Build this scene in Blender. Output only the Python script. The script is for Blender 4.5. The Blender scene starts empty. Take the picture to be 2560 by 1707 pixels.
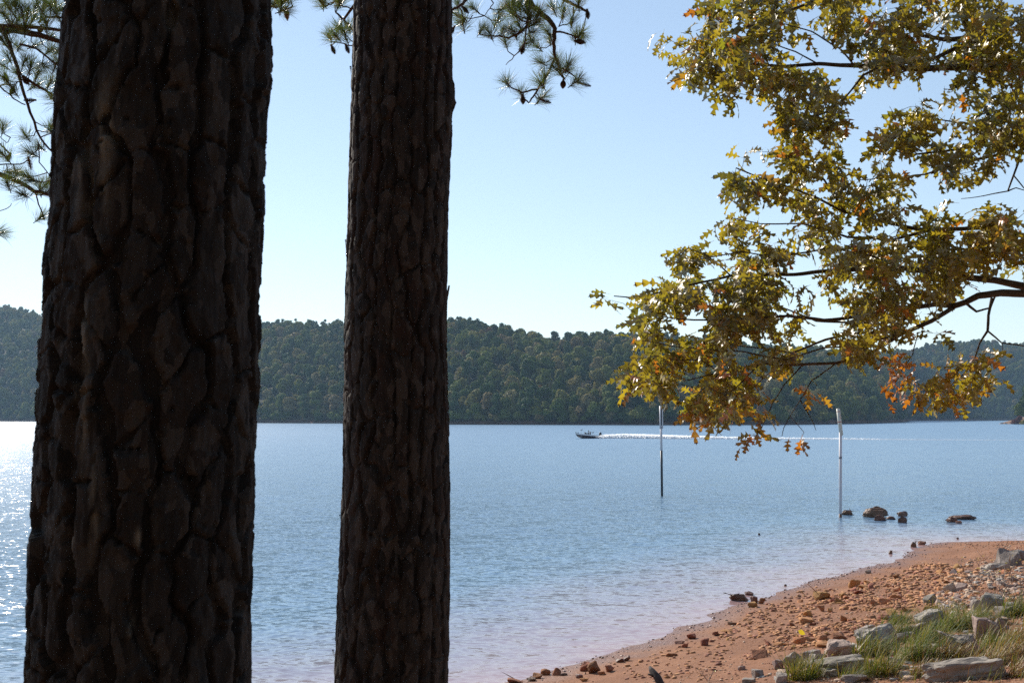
import bpy, bmesh, math, random
import numpy as np
from mathutils import Vector, Matrix, Quaternion, Euler, noise as mn

# ------------------------------------------------------------------ camera, sky, sun, exposure
R = math.radians
DENOISE = False
SC = bpy.context.scene
COL = SC.collection
F = 2900.0                       # focal length in photo pixels (photo 2560 wide)
PW, CX, CY, HOR = 2560.0, 1280.0, 853.5, 1043.0
CAM = Vector((0.0, 0.0, 4.6))    # eye height above the lake
PITCH = math.atan((HOR - CY) / F)
cd = bpy.data.cameras.new('camera')
cam = bpy.data.objects.new('camera', cd); COL.objects.link(cam)
cd.sensor_width = 22.2; cd.lens = F / PW * 22.2
cd.clip_start = 0.05; cd.clip_end = 9000
cd.dof.use_dof = True; cd.dof.focus_distance = 60.0; cd.dof.aperture_fstop = 8.0
cam.location = CAM; cam.rotation_euler = (R(90) + PITCH, 0, 0)
SC.camera = cam

SUN_AZ, SUN_EL = R(-34), R(33)   # azimuth from the view axis, negative to the left
world = bpy.data.worlds.new('World'); SC.world = world; world.use_nodes = True
wn = world.node_tree.nodes; wl = world.node_tree.links
bg = wn['Background']
sky = wn.new('ShaderNodeTexSky'); sky.sky_type = 'NISHITA'; sky.sun_disc = False
sky.sun_elevation = SUN_EL; sky.sun_rotation = SUN_AZ
sky.altitude = 300; sky.air_density = 1.0; sky.dust_density = 0.05; sky.ozone_density = 1.6
hsv = wn.new('ShaderNodeHueSaturation'); hsv.inputs['Saturation'].default_value = 0.97
gam = wn.new('ShaderNodeGamma'); gam.inputs['Gamma'].default_value = 0.75; hsv.inputs['Value'].default_value = 1.30
wl.new(sky.outputs[0], gam.inputs[0]); wl.new(gam.outputs[0], hsv.inputs['Color']); wl.new(hsv.outputs[0], bg.inputs[0]); bg.inputs[1].default_value = 0.115

sl = bpy.data.lights.new('sun', 'SUN'); sl.energy = 4.2; sl.angle = R(0.5); sl.color = (1.0, 0.93, 0.82)
sun = bpy.data.objects.new('sun', sl); COL.objects.link(sun)
SDIR = Vector((math.sin(SUN_AZ) * math.cos(SUN_EL), math.cos(SUN_AZ) * math.cos(SUN_EL), math.sin(SUN_EL)))
sun.rotation_euler = SDIR.to_track_quat('Z', 'Y').to_euler(); sun.location = SDIR * 100

SC.view_settings.view_transform = 'Standard'; SC.view_settings.look = 'None'
SC.view_settings.exposure = 0.66; SC.view_settings.gamma = 1.0; SC.view_settings.use_curve_mapping = False
SC.render.engine = 'CYCLES'
cy = SC.cycles
cy.use_denoising = DENOISE
cy.max_bounces = 6; cy.diffuse_bounces = 3; cy.glossy_bounces = 3; cy.transmission_bounces = 4; cy.volume_bounces = 1
cy.transparent_max_bounces = 6; cy.sample_clamp_indirect = 0.4; cy.blur_glossy = 2.0; cy.caustics_reflective = False; cy.caustics_refractive = False

# ------------------------------------------------------------------ helpers
rnd = random.Random(11)
nr = np.random.default_rng(5)
FWD = Vector((0, math.cos(PITCH), math.sin(PITCH))); UP = Vector((0, -math.sin(PITCH), math.cos(PITCH)))

def ray(px, py):
    return (FWD + Vector((1, 0, 0)) * ((px - CX) / F) + UP * ((CY - py) / F))
def at(px, py, Y):
    """the place at forward distance Y that the photo shows at (px, py)"""
    d = ray(px, py); return CAM + d * (Y / d.y)
def on_water(px, py):
    d = ray(px, py); return CAM + d * (-CAM.z / d.z)

def lerp(a, b, t): return a + (b - a) * t
def sstep(a, b, x):
    t = np.clip((x - a) / (b - a), 0, 1); return t * t * (3 - 2 * t)

def hash2(ix, iy, seed=0):
    h = (ix.astype(np.int64) * 374761393 + iy.astype(np.int64) * 668265263 + seed * 974634777) & 0x7fffffff
    h = ((h ^ (h >> 13)) * 1274126177) & 0x7fffffff
    h = ((h ^ (h >> 16)) * 461845907) & 0x7fffffff
    return (h & 0xffff) / 65535.0
def vnoise(x, y, seed=0):
    x = np.asarray(x, float); y = np.asarray(y, float)
    ix = np.floor(x).astype(np.int64); iy = np.floor(y).astype(np.int64)
    fx = x - ix; fy = y - iy
    fx = fx * fx * (3 - 2 * fx); fy = fy * fy * (3 - 2 * fy)
    a = hash2(ix, iy, seed); b = hash2(ix + 1, iy, seed); c = hash2(ix, iy + 1, seed); d = hash2(ix + 1, iy + 1, seed)
    return (a * (1 - fx) + b * fx) * (1 - fy) + (c * (1 - fx) + d * fx) * fy
def fbm(x, y, seed=0, oct=4):
    s = 0; a = 0.5; t = 0
    for k in range(oct):
        s = s + a * vnoise(x, y, seed + k * 17); t += a; a *= 0.5; x = x * 2.03 + 3.1; y = y * 2.03 + 1.7
    return s / t

def mesh_np(name, V, faces, mat=None, smooth=True):
    """faces: (n,3) or (n,4) int array"""
    me = bpy.data.meshes.new(name)
    V = np.asarray(V, np.float32); faces = np.asarray(faces, np.int32)
    n, k = faces.shape
    me.vertices.add(len(V)); me.vertices.foreach_set('co', V.ravel())
    me.loops.add(n * k); me.loops.foreach_set('vertex_index', faces.ravel())
    me.polygons.add(n)
    me.polygons.foreach_set('loop_start', np.arange(0, n * k, k, dtype=np.int32))
    if smooth: me.polygons.foreach_set('use_smooth', np.ones(n, bool))
    if mat:
        for m in (mat if isinstance(mat, (list, tuple)) else [mat]): me.materials.append(m)
    me.update(calc_edges=True); me.validate()
    return me
def fattr(me, name, vals):
    a = me.attributes.new(name, 'FLOAT', 'POINT'); a.data.foreach_set('value', np.asarray(vals, np.float32))
def link(name, me, parent=None, loc=None):
    o = bpy.data.objects.new(name, me); COL.objects.link(o)
    if parent: o.parent = parent
    if loc is not None: o.location = loc
    return o
def tag(o, label=None, cat=None, group=None, kind=None):
    if label: o['label'] = label
    if cat: o['category'] = cat
    if group: o['group'] = group
    if kind: o['kind'] = kind
    return o
def empty(name, loc=(0, 0, 0), rz=0.0):
    o = bpy.data.objects.new(name, None); COL.objects.link(o); o.location = loc; o.rotation_euler = (0, 0, rz)
    o.empty_display_size = 0.2
    return o
def grid_faces(nu, nv, wrap=False):
    """index (i along u, j along v) = j*nu+i"""
    i = np.arange(nu if wrap else nu - 1); j = np.arange(nv - 1)
    I, J = np.meshgrid(i, j); I = I.ravel(); J = J.ravel(); I2 = (I + 1) % nu
    return np.stack([J * nu + I, J * nu + I2, (J + 1) * nu + I2, (J + 1) * nu + I], 1)

class MB:
    """collects triangles and quads for ONE mesh"""
    def __init__(s): s.v = []; s.f = []; s.m = []
    def face(s, pts, m=0):
        b = len(s.v); s.v.extend([tuple(p) for p in pts]); s.f.append(tuple(range(b, b + len(pts)))); s.m.append(m)
    def box(s, c, d, rot=None, m=0):
        c = Vector(c); b = len(s.v)
        for z in (-1, 1):
            for y in (-1, 1):
                for x in (-1, 1):
                    p = Vector((x * d[0] / 2, y * d[1] / 2, z * d[2] / 2))
                    if rot is not None: p = rot @ p
                    s.v.append(tuple(c + p))
        for q in ((0, 2, 3, 1), (4, 5, 7, 6), (0, 1, 5, 4), (2, 6, 7, 3), (0, 4, 6, 2), (1, 3, 7, 5)):
            s.f.append(tuple(b + i for i in q)); s.m.append(m)
    def tube(s, pts, rads, n=6, m=0, cap=True):
        pts = [Vector(p) for p in pts]; b = len(s.v); K = len(pts)
        ref = Vector((0.31, 0.53, 0.79))
        for i, p in enumerate(pts):
            t = (pts[min(i + 1, K - 1)] - pts[max(i - 1, 0)])
            t = t.normalized() if t.length > 1e-9 else Vector((0, 0, 1))
            a = ref - t * ref.dot(t); a.normalize(); c = t.cross(a); ref = a
            for k in range(n):
                w = 2 * math.pi * k / n
                s.v.append(tuple(p + (a * math.cos(w) + c * math.sin(w)) * rads[i]))
        for i in range(K - 1):
            for k in range(n):
                k2 = (k + 1) % n
                s.f.append((b + i * n + k, b + i * n + k2, b + (i + 1) * n + k2, b + (i + 1) * n + k)); s.m.append(m)
        if cap and n > 2:
            s.f.append(tuple(b + k for k in reversed(range(n)))); s.m.append(m)
            s.f.append(tuple(b + (K - 1) * n + k for k in range(n))); s.m.append(m)
    def mesh(s, name, mats, smooth=False):
        me = bpy.data.meshes.new(name); me.from_pydata(s.v, [], s.f)
        for m in (mats if isinstance(mats, (list, tuple)) else [mats]): me.materials.append(m)
        me.polygons.foreach_set('material_index', np.array(s.m, np.int32))
        if smooth: me.polygons.foreach_set('use_smooth', np.ones(len(s.f), bool))
        me.update(); return me
    def build(s, name, mats, parent=None, smooth=False):
        return link(name, s.mesh(name, mats, smooth), parent)

# ------------------------------------------------------------------ materials
class NT:
    def __init__(s, name):
        s.m = bpy.data.materials.new(name); s.m.use_nodes = True; s.t = s.m.node_tree; s.n = s.t.nodes
        s.out = s.n['Material Output']; s.b = s.n['Principled BSDF']
    def new(s, typ, **kw):
        x = s.n.new(typ)
        for k, v in kw.items(): setattr(x, k, v)
        return x
    def link(s, a, b): s.t.links.new(a, b)
    def val(s, sock, v):
        if hasattr(v, 'is_linked') or hasattr(v, 'links'): s.link(v, sock)
        else: sock.default_value = v
    def math(s, op, a, b=0.0, clamp=False):
        x = s.new('ShaderNodeMath', operation=op); x.use_clamp = clamp
        s.val(x.inputs[0], a); s.val(x.inputs[1], b); return x.outputs[0]
    def mix(s, f, a, b):
        x = s.new('ShaderNodeMix', data_type='RGBA')
        s.val(x.inputs[0], f); s.val(x.inputs[6], a); s.val(x.inputs[7], b); return x.outputs[2]
    def noise(s, scale, detail=3.0, rough=0.55, vec=None, dist=0.0):
        x = s.new('ShaderNodeTexNoise'); x.inputs['Scale'].default_value = scale
        x.inputs['Detail'].default_value = detail; x.inputs['Roughness'].default_value = rough; x.inputs['Distortion'].default_value = dist
        if vec is not None: s.link(vec, x.inputs['Vector'])
        return x
    def ramp(s, f, stops):
        x = s.new('ShaderNodeValToRGB'); e = x.color_ramp.elements
        while len(e) < len(stops): e.new(0.5)
        for el, (p, c) in zip(e, stops): el.position = p; el.color = (*c, 1) if len(c) == 3 else c
        s.val(x.inputs[0], f); return x.outputs[0]
    def mapping(s, scale, obj=True):
        tc = s.new('ShaderNodeTexCoord'); mp = s.new('ShaderNodeMapping'); mp.inputs['Scale'].default_value = scale
        s.link(tc.outputs['Object' if obj else 'Generated'], mp.inputs[0]); return mp.outputs[0]
    def geo(s): return s.new('ShaderNodeNewGeometry').outputs['Position']
    def attr(s, name): return s.new('ShaderNodeAttribute', attribute_name=name)
    def bump(s, h, dist, strength=1.0):
        x = s.new('ShaderNodeBump'); x.inputs['Strength'].default_value = strength; x.inputs['Distance'].default_value = dist
        s.link(h, x.inputs['Height']); return x.outputs[0]
    def set(s, **kw):
        for k, v in kw.items():
            sock = s.b.inputs[{'color': 'Base Color', 'rough': 'Roughness', 'spec': 'Specular IOR Level', 'ior': 'IOR', 'normal': 'Normal', 'metal': 'Metallic', 'coat': 'Coat Weight'}[k]]
            if isinstance(v, tuple) and len(v) == 3: v = (*v, 1)
            s.val(sock, v)

def paint(name, c, rough=0.5, var=0.12, scale=6.0, metal=0.0, spec=0.5):
    t = NT(name); n = t.noise(scale, 4)
    lo = tuple(x * (1 - var) for x in c); hi = tuple(min(1, x * (1 + var)) for x in c)
    t.set(color=t.ramp(n.outputs[0], [(0.3, lo), (0.7, hi)]), rough=rough, metal=metal, spec=spec)
    return t.m

def leaf_mat(name, c, trans=0.45, rough=0.32, spec=0.6, tint=1.35, wax=0.0):
    t = NT(name)
    oi = t.new('ShaderNodeObjectInfo').outputs['Random']
    n = t.noise(9.0, 3, vec=t.geo())
    col = t.ramp(n.outputs[0], [(0.3, tuple(x * 0.75 for x in c)), (0.7, tuple(x * 1.2 for x in c))])
    t.set(color=col, rough=rough, spec=spec, ior=1.65)
    tr = t.new('ShaderNodeBsdfTranslucent')
    t.val(tr.inputs[0], (min(1, c[0] * tint), min(1, c[1] * tint), c[2] * 0.6, 1))
    mx = t.new('ShaderNodeMixShader'); mx.inputs[0].default_value = trans
    t.link(t.b.outputs[0], mx.inputs[1]); t.link(tr.outputs[0], mx.inputs[2])
    if wax:                             # waxy blade: a clear gloss over leaf tissue
        gl = t.new('ShaderNodeBsdfGlossy'); gl.inputs['Color'].default_value = (1, 0.98, 0.94, 1); gl.inputs['Roughness'].default_value = 0.34
        m2 = t.new('ShaderNodeMixShader'); m2.inputs[0].default_value = wax; t.link(mx.outputs[0], m2.inputs[1]); t.link(gl.outputs[0], m2.inputs[2]); mx = m2
    t.link(mx.outputs[0], t.out.inputs[0])
    return t.m
# ------------------------------------------------------------------ the near shore: terrain
SHORE = [(-160, -90), (-60, -30), (-30, 0), (-15, 9), (-6, 15.2), (-2.5, 18.3)]
for p in ((1255, 1707), (1300, 1697), (1450, 1655), (1560, 1625), (1640, 1598), (1700, 1570), (1850, 1512), (1920, 1490), (2040, 1450), (2150, 1425),
          (2230, 1405), (2270, 1385), (2300, 1366), (2340, 1356), (2420, 1352), (2560, 1350)):
    q = on_water(*p); SHORE.append((q.x, q.y))
SHORE += [(28, 43.8), (48, 47), (120, 60), (400, 90)]
SA = np.array(SHORE)
def shore_s(X, Y):
    """signed distance to the waterline, positive on land"""
    X = np.asarray(X, float); Y = np.asarray(Y, float)
    best = np.full(X.shape, 1e9); sign = np.ones(X.shape)
    for (x0, y0), (x1, y1) in zip(SA[:-1], SA[1:]):
        dx, dy = x1 - x0, y1 - y0; L2 = dx * dx + dy * dy
        t = np.clip(((X - x0) * dx + (Y - y0) * dy) / L2, 0, 1)
        d = np.hypot(X - x0 - t * dx, Y - y0 - t * dy)
        cr = dx * (Y - y0) - dy * (X - x0)
        m = d < best - 1e-9
        best = np.where(m, d, best); sign = np.where(m, np.where(cr > 0, -1, 1), sign)
    return best * sign
SX = [-400, -60, -12, -3, 0, 1.5, 4, 6, 8, 9, 9.6, 11.2, 13, 16.5, 30, 100, 400]
SZ = [-9, -5, -1.6, -0.35, 0, 0.13, 0.42, 0.70, 0.95, 1.3, 1.62, 2.05, 2.55, 2.98, 4.0, 9.0, 20]
def ground_z(X, Y, fine=True):
    X = np.asarray(X, float); Y = np.asarray(Y, float)
    s = shore_s(X, Y)
    s = s + (fbm(X * 0.9, Y * 0.9, 3, 3) - 0.5) * 0.7 * np.clip(1 - np.abs(s) / 8, 0.25, 1)
    z = np.interp(s, SX, SZ)
    land = np.clip(s / 2.0, 0, 1)
    z = z + land * ((fbm(X * 0.5, Y * 0.5, 8, 3) - 0.5) * 0.12 + (fbm(X * 2.2, Y * 2.2, 21, 3) - 0.5) * 0.05)
    if fine: z = z + (fbm(X * 9, Y * 9, 31, 3) - 0.5) * 0.018 * land
    return z, s
def gz(x, y): return float(ground_z(np.array([x]), np.array([y]))[0][0])
GX = np.arange(-14, 34, 0.1); GY = np.arange(2, 62, 0.1)
_gx, _gy = np.meshgrid(GX, GY); GZ = ground_z(_gx.ravel(), _gy.ravel())[0].reshape(_gx.shape)
def gq(x, y):
    """ground height from the grid of heights"""
    u = np.clip((x - GX[0]) / 0.1, 0, len(GX) - 1.001); v = np.clip((y - GY[0]) / 0.1, 0, len(GY) - 1.001)
    i = np.floor(u).astype(int); j = np.floor(v).astype(int); a = u - i; b = v - j
    return (GZ[j, i] * (1 - a) + GZ[j, i + 1] * a) * (1 - b) + (GZ[j + 1, i] * (1 - a) + GZ[j + 1, i + 1] * a) * b
_ts = np.arange(4, 62, 0.05)
def on_ground(px, py):
    d = ray(px, py)
    h = CAM.z + d.z * _ts - np.maximum(gq(CAM.x + d.x * _ts, CAM.y + d.y * _ts), 0)
    k = max(1, int(np.argmax(h < 0))); f = h[k - 1] / (h[k - 1] - h[k])
    return CAM + d * float(_ts[k - 1] + (_ts[k] - _ts[k - 1]) * f)

def spaced(segs):
    out = []
    for a, b, st in segs: out.append(np.arange(a, b, st))
    return np.concatenate(out + [[segs[-1][1]]])
def make_bank():
    xs = spaced([(-400, -60, 12), (-60, -12, 2), (-12, -2, 0.4), (-2, 20, 0.085), (20, 30, 0.4), (30, 90, 3), (90, 400, 16)])
    ys = spaced([(-300, -40, 12), (-40, 4, 1.2), (4, 12, 0.3), (12, 46, 0.11), (46, 60, 0.6), (60, 120, 6)])
    X, Y = np.meshgrid(xs, ys); X = X.ravel(); Y = Y.ravel()
    z, s = ground_z(X, Y)
    me = mesh_np('lake_shore', np.stack([X, Y, z], 1), grid_faces(len(xs), len(ys)))
    fattr(me, 'shore', s)
    t = NT('red_clay'); P = t.geo()
    sh = t.attr('shore').outputs['Fac']
    n1 = t.noise(0.9, 5, vec=P); n2 = t.noise(14, 4, vec=P); n3 = t.noise(90, 2, vec=P)
    base = t.ramp(n1.outputs[0], [(0.3, (0.195, 0.080, 0.038)), (0.5, (0.255, 0.108, 0.050)), (0.72, (0.325, 0.150, 0.075))])
    base = t.mix(t.math('MULTIPLY', t.ramp(n2.outputs[0], [(0.42, (0, 0, 0)), (0.68, (1, 1, 1))]), 0.5), base, (0.20, 0.085, 0.045, 1))
    base = t.mix(t.math('MULTIPLY', t.ramp(n3.outputs[0], [(0.55, (0, 0, 0)), (0.7, (1, 1, 1))]), 0.35), base, (0.42, 0.26, 0.165, 1))
    # upper bank: darker soil with needle litter
    up = t.math('SUBTRACT', t.math('MULTIPLY', sh, 0.5), t.math('ADD', 3.55, n1.outputs[0]), True)
    base = t.mix(up, base, (0.23, 0.125, 0.075, 1))
    # wet band at the waterline
    wetn = t.math('ADD', sh, t.math('MULTIPLY', t.math('SUBTRACT', n1.outputs[0], 0.5), 1.6))
    wet = t.math('SUBTRACT', 1.0, t.math('DIVIDE', wetn, 1.1), True)
    wetcol = t.mix(wet, base, (0.20, 0.092, 0.055, 1))
    h = t.math('ADD', t.math('MULTIPLY', n2.outputs[0], 1.0), t.math('MULTIPLY', n3.outputs[0], 0.35))
    t.set(color=wetcol, rough=t.math('SUBTRACT', 0.9, t.math('MULTIPLY', wet, 0.55)), spec=0.35, normal=t.bump(h, 0.03, 0.8))
    me.materials.append(t.m)
    tag(link('lake_shore', me), 'red clay lake shore sloping into the water', kind='structure')
make_bank()

# ------------------------------------------------------------------ the lake
def make_water():
    def sp(a): return a
    u = np.linspace(-1, 1, 320); xs = 14 * np.sinh(u * 5.6)
    ys = np.concatenate([np.arange(-60, 12, 4), 12 + 20 * np.sinh(np.linspace(0, 1, 300) * 5.55)])
    X, Y = np.meshgrid(xs, ys); X = X.ravel(); Y = Y.ravel()
    s = shore_s(X, Y)
    me = mesh_np('lake_water', np.stack([X, Y, np.zeros_like(X)], 1), grid_faces(len(xs), len(ys)))
    fattr(me, 'shore', s)
    t = NT('lake_water'); P = t.geo()
    sh = t.attr('shore').outputs['Fac']
    def nrm(scale, sx, sy, detail, rough=0.6):
        mp = t.new('ShaderNodeMapping'); mp.inputs['Scale'].default_value = (sx, sy, 1); mp.inputs['Rotation'].default_value = (0, 0, R(12))
        t.link(P, mp.inputs[0]); n = t.noise(scale, detail, rough, mp.outputs[0])
        v = t.new('ShaderNodeVectorMath', operation='SUBTRACT'); t.link(n.outputs['Color'], v.inputs[0]); v.inputs[1].default_value = (0.5, 0.5, 0.5)
        return v.outputs[0]
    a = nrm(2.4, 0.30, 1.0, 2.0); b = nrm(9.5, 0.42, 1.0, 1.5)
    # calmer in the lee of the shore
    far = t.math('DIVIDE', t.math('SUBTRACT', -0.3, sh), 14.0, True)
    # cat's paws: broad patches of wind
    gust = t.noise(0.035, 2.0, 0.5, vec=P)
    g = t.math('ADD', 0.72, t.math('MULTIPLY', gust.outputs[0], 0.55))
    amp = t.math('MULTIPLY', t.math('ADD', 0.24, t.math('MULTIPLY', far, 0.76)), g)
    sa = t.new('ShaderNodeVectorMath', operation='SCALE'); t.link(a, sa.inputs[0]); sa.inputs['Scale'].default_value = WAVE_A
    sb = t.new('ShaderNodeVectorMath', operation='SCALE'); t.link(b, sb.inputs[0]); sb.inputs['Scale'].default_value = WAVE_B
    ad = t.new('ShaderNodeVectorMath', operation='ADD'); t.link(sa.outputs[0], ad.inputs[0]); t.link(sb.outputs[0], ad.inputs[1])
    sc2 = t.new('ShaderNodeVectorMath', operation='SCALE'); t.link(ad.outputs[0], sc2.inputs[0]); t.link(amp, sc2.inputs['Scale'])
    fl = t.new('ShaderNodeVectorMath', operation='MULTIPLY'); t.link(sc2.outputs[0], fl.inputs[0]); fl.inputs[1].default_value = (1, 1, 0)
    up = t.new('ShaderNodeVectorMath', operation='ADD'); t.link(fl.outputs[0], up.inputs[0]); up.inputs[1].default_value = (0, 0, 1)
    nm = t.new('ShaderNodeVectorMath', operation='NORMALIZE'); t.link(up.outputs[0], nm.inputs[0])
    n1 = t.noise(0.25, 3, vec=P)
    shallow = t.math('ADD', 1.0, t.math('DIVIDE', t.math('ADD', sh, t.math('MULTIPLY', t.math('SUBTRACT', n1.outputs[0], 0.5), 4)), 9.0), True)
    shallow = t.math('POWER', shallow, 1.6)
    col = t.mix(shallow, WATER_DEEP, WATER_SHALLOW)
    open_ = t.math('DIVIDE', t.math('SUBTRACT', -25.0, sh), 260.0, True)
    t.set(color=col, rough=t.math('ADD', 0.155, t.math('MULTIPLY', t.math('POWER', open_, 0.6), 0.17)), ior=1.6, spec=0.5, normal=nm.outputs[0])
    me.materials.append(t.m)
    tag(link('lake_water', me), 'blue rippled lake water', kind='structure')
WAVE_A, WAVE_B = 0.72, 1.35
WATER_DEEP, WATER_SHALLOW = (0.135, 0.235, 0.35, 1), (0.40, 0.24, 0.22, 1)
make_water()

# ------------------------------------------------------------------ far hills
HP = [-1600, -600, 0, 90, 300, 600, 870, 1130, 1400, 1650, 1900, 2050, 2150, 2215, 2262, 2276, 2420, 2560, 3000, 4200]
HB = [1052.6, 1052.8, 1053.2, 1053.5, 1055.5, 1057, 1058.2, 1061, 1061.8, 1062.5, 1062, 1060.5, 1058.5, 1057, 1055.2, 1051.2, 1051, 1051, 1051, 1051]
TP = [-1600, -600, -200, 0, 50, 100, 200, 450, 650, 720, 800, 870, 1000, 1130, 1160, 1200, 1260, 1330, 1400, 1440, 1520, 1700, 1900, 2050, 2150, 2200, 2235, 2262, 2276, 2330, 2370, 2450, 2560, 2800, 4200]
TY = [800, 775, 760, 757, 763, 778, 800, 810, 799, 793, 790, 796, 800, 788, 785, 794, 806, 819, 827, 824, 822, 830, 848, 862, 872, 876, 874, 870, 868, 850, 842, 843, 850, 860, 880]
HH = CAM.z * F   # distance of a waterline pixel row: HH / (row - HOR)
def hill_dist(px): return HH / (np.interp(px, HP, HB) - HOR)
def hill_shape(px):
    """shore distance, ridge distance and bare ridge height along the azimuth of px"""
    d0 = hill_dist(px); D = np.interp(px, [-1600, 0, 600, 1130, 1900, 2050, 2150, 2215, 2262, 2276, 2560, 4200], [520, 520, 420, 360, 420, 620, 720, 800, 900, 380, 420, 420])
    d1 = d0 + D
    top = (HOR - np.interp(px, TP, TY)) / F * d1 + CAM.z
    return d0, d1, np.maximum(top - 21.0, 3.0)
def hill_z(px, Y):
    d0, d1, hr = hill_shape(px)
    t = (Y - d0) / (d1 - d0)
    up = np.clip(t, 0, 1); 
    z = hr * (1 - (1 - up) ** 1.45)
    bank = np.clip((Y - d0) / 9.0, 0, 1)
    z = np.maximum(z, bank * 2.2)
    z = np.where(t > 1, hr * (1 - 0.5 * np.clip((t - 1) / 2.0, 0, 1) ** 1.5), z)
    z = np.where(Y < d0, (Y - d0) * 0.12, z)
    return z
def make_hills():
    px = np.concatenate([np.arange(-1600, 2200, 22), np.arange(2200, 2300, 6), np.arange(2300, 4200, 24)])
    T = np.concatenate([[-0.04], np.linspace(0, 0.12, 10), np.linspace(0.15, 1.6, 34), [2.2, 3.0]])
    V = []
    for t in T:
        d0, d1, hr = hill_shape(px)
        Y = d0 + t * (d1 - d0)
        X = (px - CX) / F * Y
        z = hill_z(px, Y) + (fbm(X * 0.012, Y * 0.012, 4, 3) - 0.5) * 8 * np.clip(t * 3, 0, 1)
        z = np.where(t < 0, -2.5, z)
        V.append(np.stack([X, Y, z], 1))
    V = np.concatenate(V)
    t = NT('forest_floor'); P = t.geo(); n = t.noise(0.12, 5, vec=P); sep = t.new('ShaderNodeSeparateXYZ'); t.link(P, sep.inputs[0])
    bank = t.ramp(n.outputs[0], [(0.3, (0.05, 0.033, 0.026)), (0.55, (0.11, 0.055, 0.037)), (0.72, (0.17, 0.09, 0.06))])
    soil = t.ramp(n.outputs[0], [(0.3, (0.022, 0.026, 0.012)), (0.7, (0.045, 0.038, 0.02))])
    wet = t.math('SUBTRACT', 1.0, t.math('MULTIPLY', sep.outputs[2], 1.2), True)
    bank = t.mix(wet, bank, (0.035, 0.027, 0.023, 1))
    t.set(color=t.mix(t.math('SUBTRACT', t.math('MULTIPLY', sep.outputs[2], 0.8), 1.6, True), bank, soil), rough=0.95, spec=0.1)
    me = mesh_np('far_hills', V, grid_faces(len(px), len(T)), t.m)
    tag(link('far_hills', me), 'wooded hills across the lake', kind='structure')
make_hills()

# ------------------------------------------------------------------ the wood on the hills
def crown_mats():
    out = {}
    for nm, stops in (
        ('broadleaf', [(0.0, (0.045, 0.076, 0.014)), (0.22, (0.090, 0.125, 0.020)), (0.45, (0.130, 0.155, 0.028)), (0.68, (0.175, 0.180, 0.036)), (0.85, (0.205, 0.175, 0.048)), (0.94, (0.205, 0.145, 0.06)), (1.0, (0.24, 0.21, 0.09))]),
        ('conifer', [(0.0, (0.028, 0.056, 0.018)), (0.6, (0.050, 0.086, 0.024)), (1.0, (0.072, 0.105, 0.030))]),
        ('yellow', [(0.0, (0.17, 0.16, 0.035)), (1.0, (0.23, 0.19, 0.04))]),
        ('rust', [(0.0, (0.17, 0.085, 0.038)), (1.0, (0.2, 0.11, 0.05))]),
        ('pale', [(0.0, (0.26, 0.27, 0.19)), (1.0, (0.3, 0.3, 0.2))]),
        ('tan', [(0.0, (0.17, 0.135, 0.09)), (1.0, (0.2, 0.155, 0.1))]),
        ('red', [(0.0, (0.13, 0.045, 0.04)), (1.0, (0.15, 0.055, 0.045))])):
        t = NT('crown_' + nm)
        oi = t.new('ShaderNodeObjectInfo').outputs['Random']
        n = t.noise(0.5, 2, vec=t.geo())
        c = t.ramp(oi, stops)
        hs = t.new('ShaderNodeHueSaturation'); t.link(c, hs.inputs['Color']); t.link(t.math('ADD', 0.45, t.math('MULTIPLY', n.outputs[0], 1.1)), hs.inputs['Value'])
        t.set(color=hs.outputs[0], rough=0.7, spec=0.12)
        tr = t.new('ShaderNodeBsdfTranslucent'); t.link(hs.outputs[0], tr.inputs[0])
        mx = t.new('ShaderNodeMixShader'); mx.inputs[0].default_value = 0.28
        t.link(t.b.outputs[0], mx.inputs[1]); t.link(tr.outputs[0], mx.inputs[2]); t.link(mx.outputs[0], t.out.inputs[0])
        out[nm] = t.m
    return out
CM = crown_mats()

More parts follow.
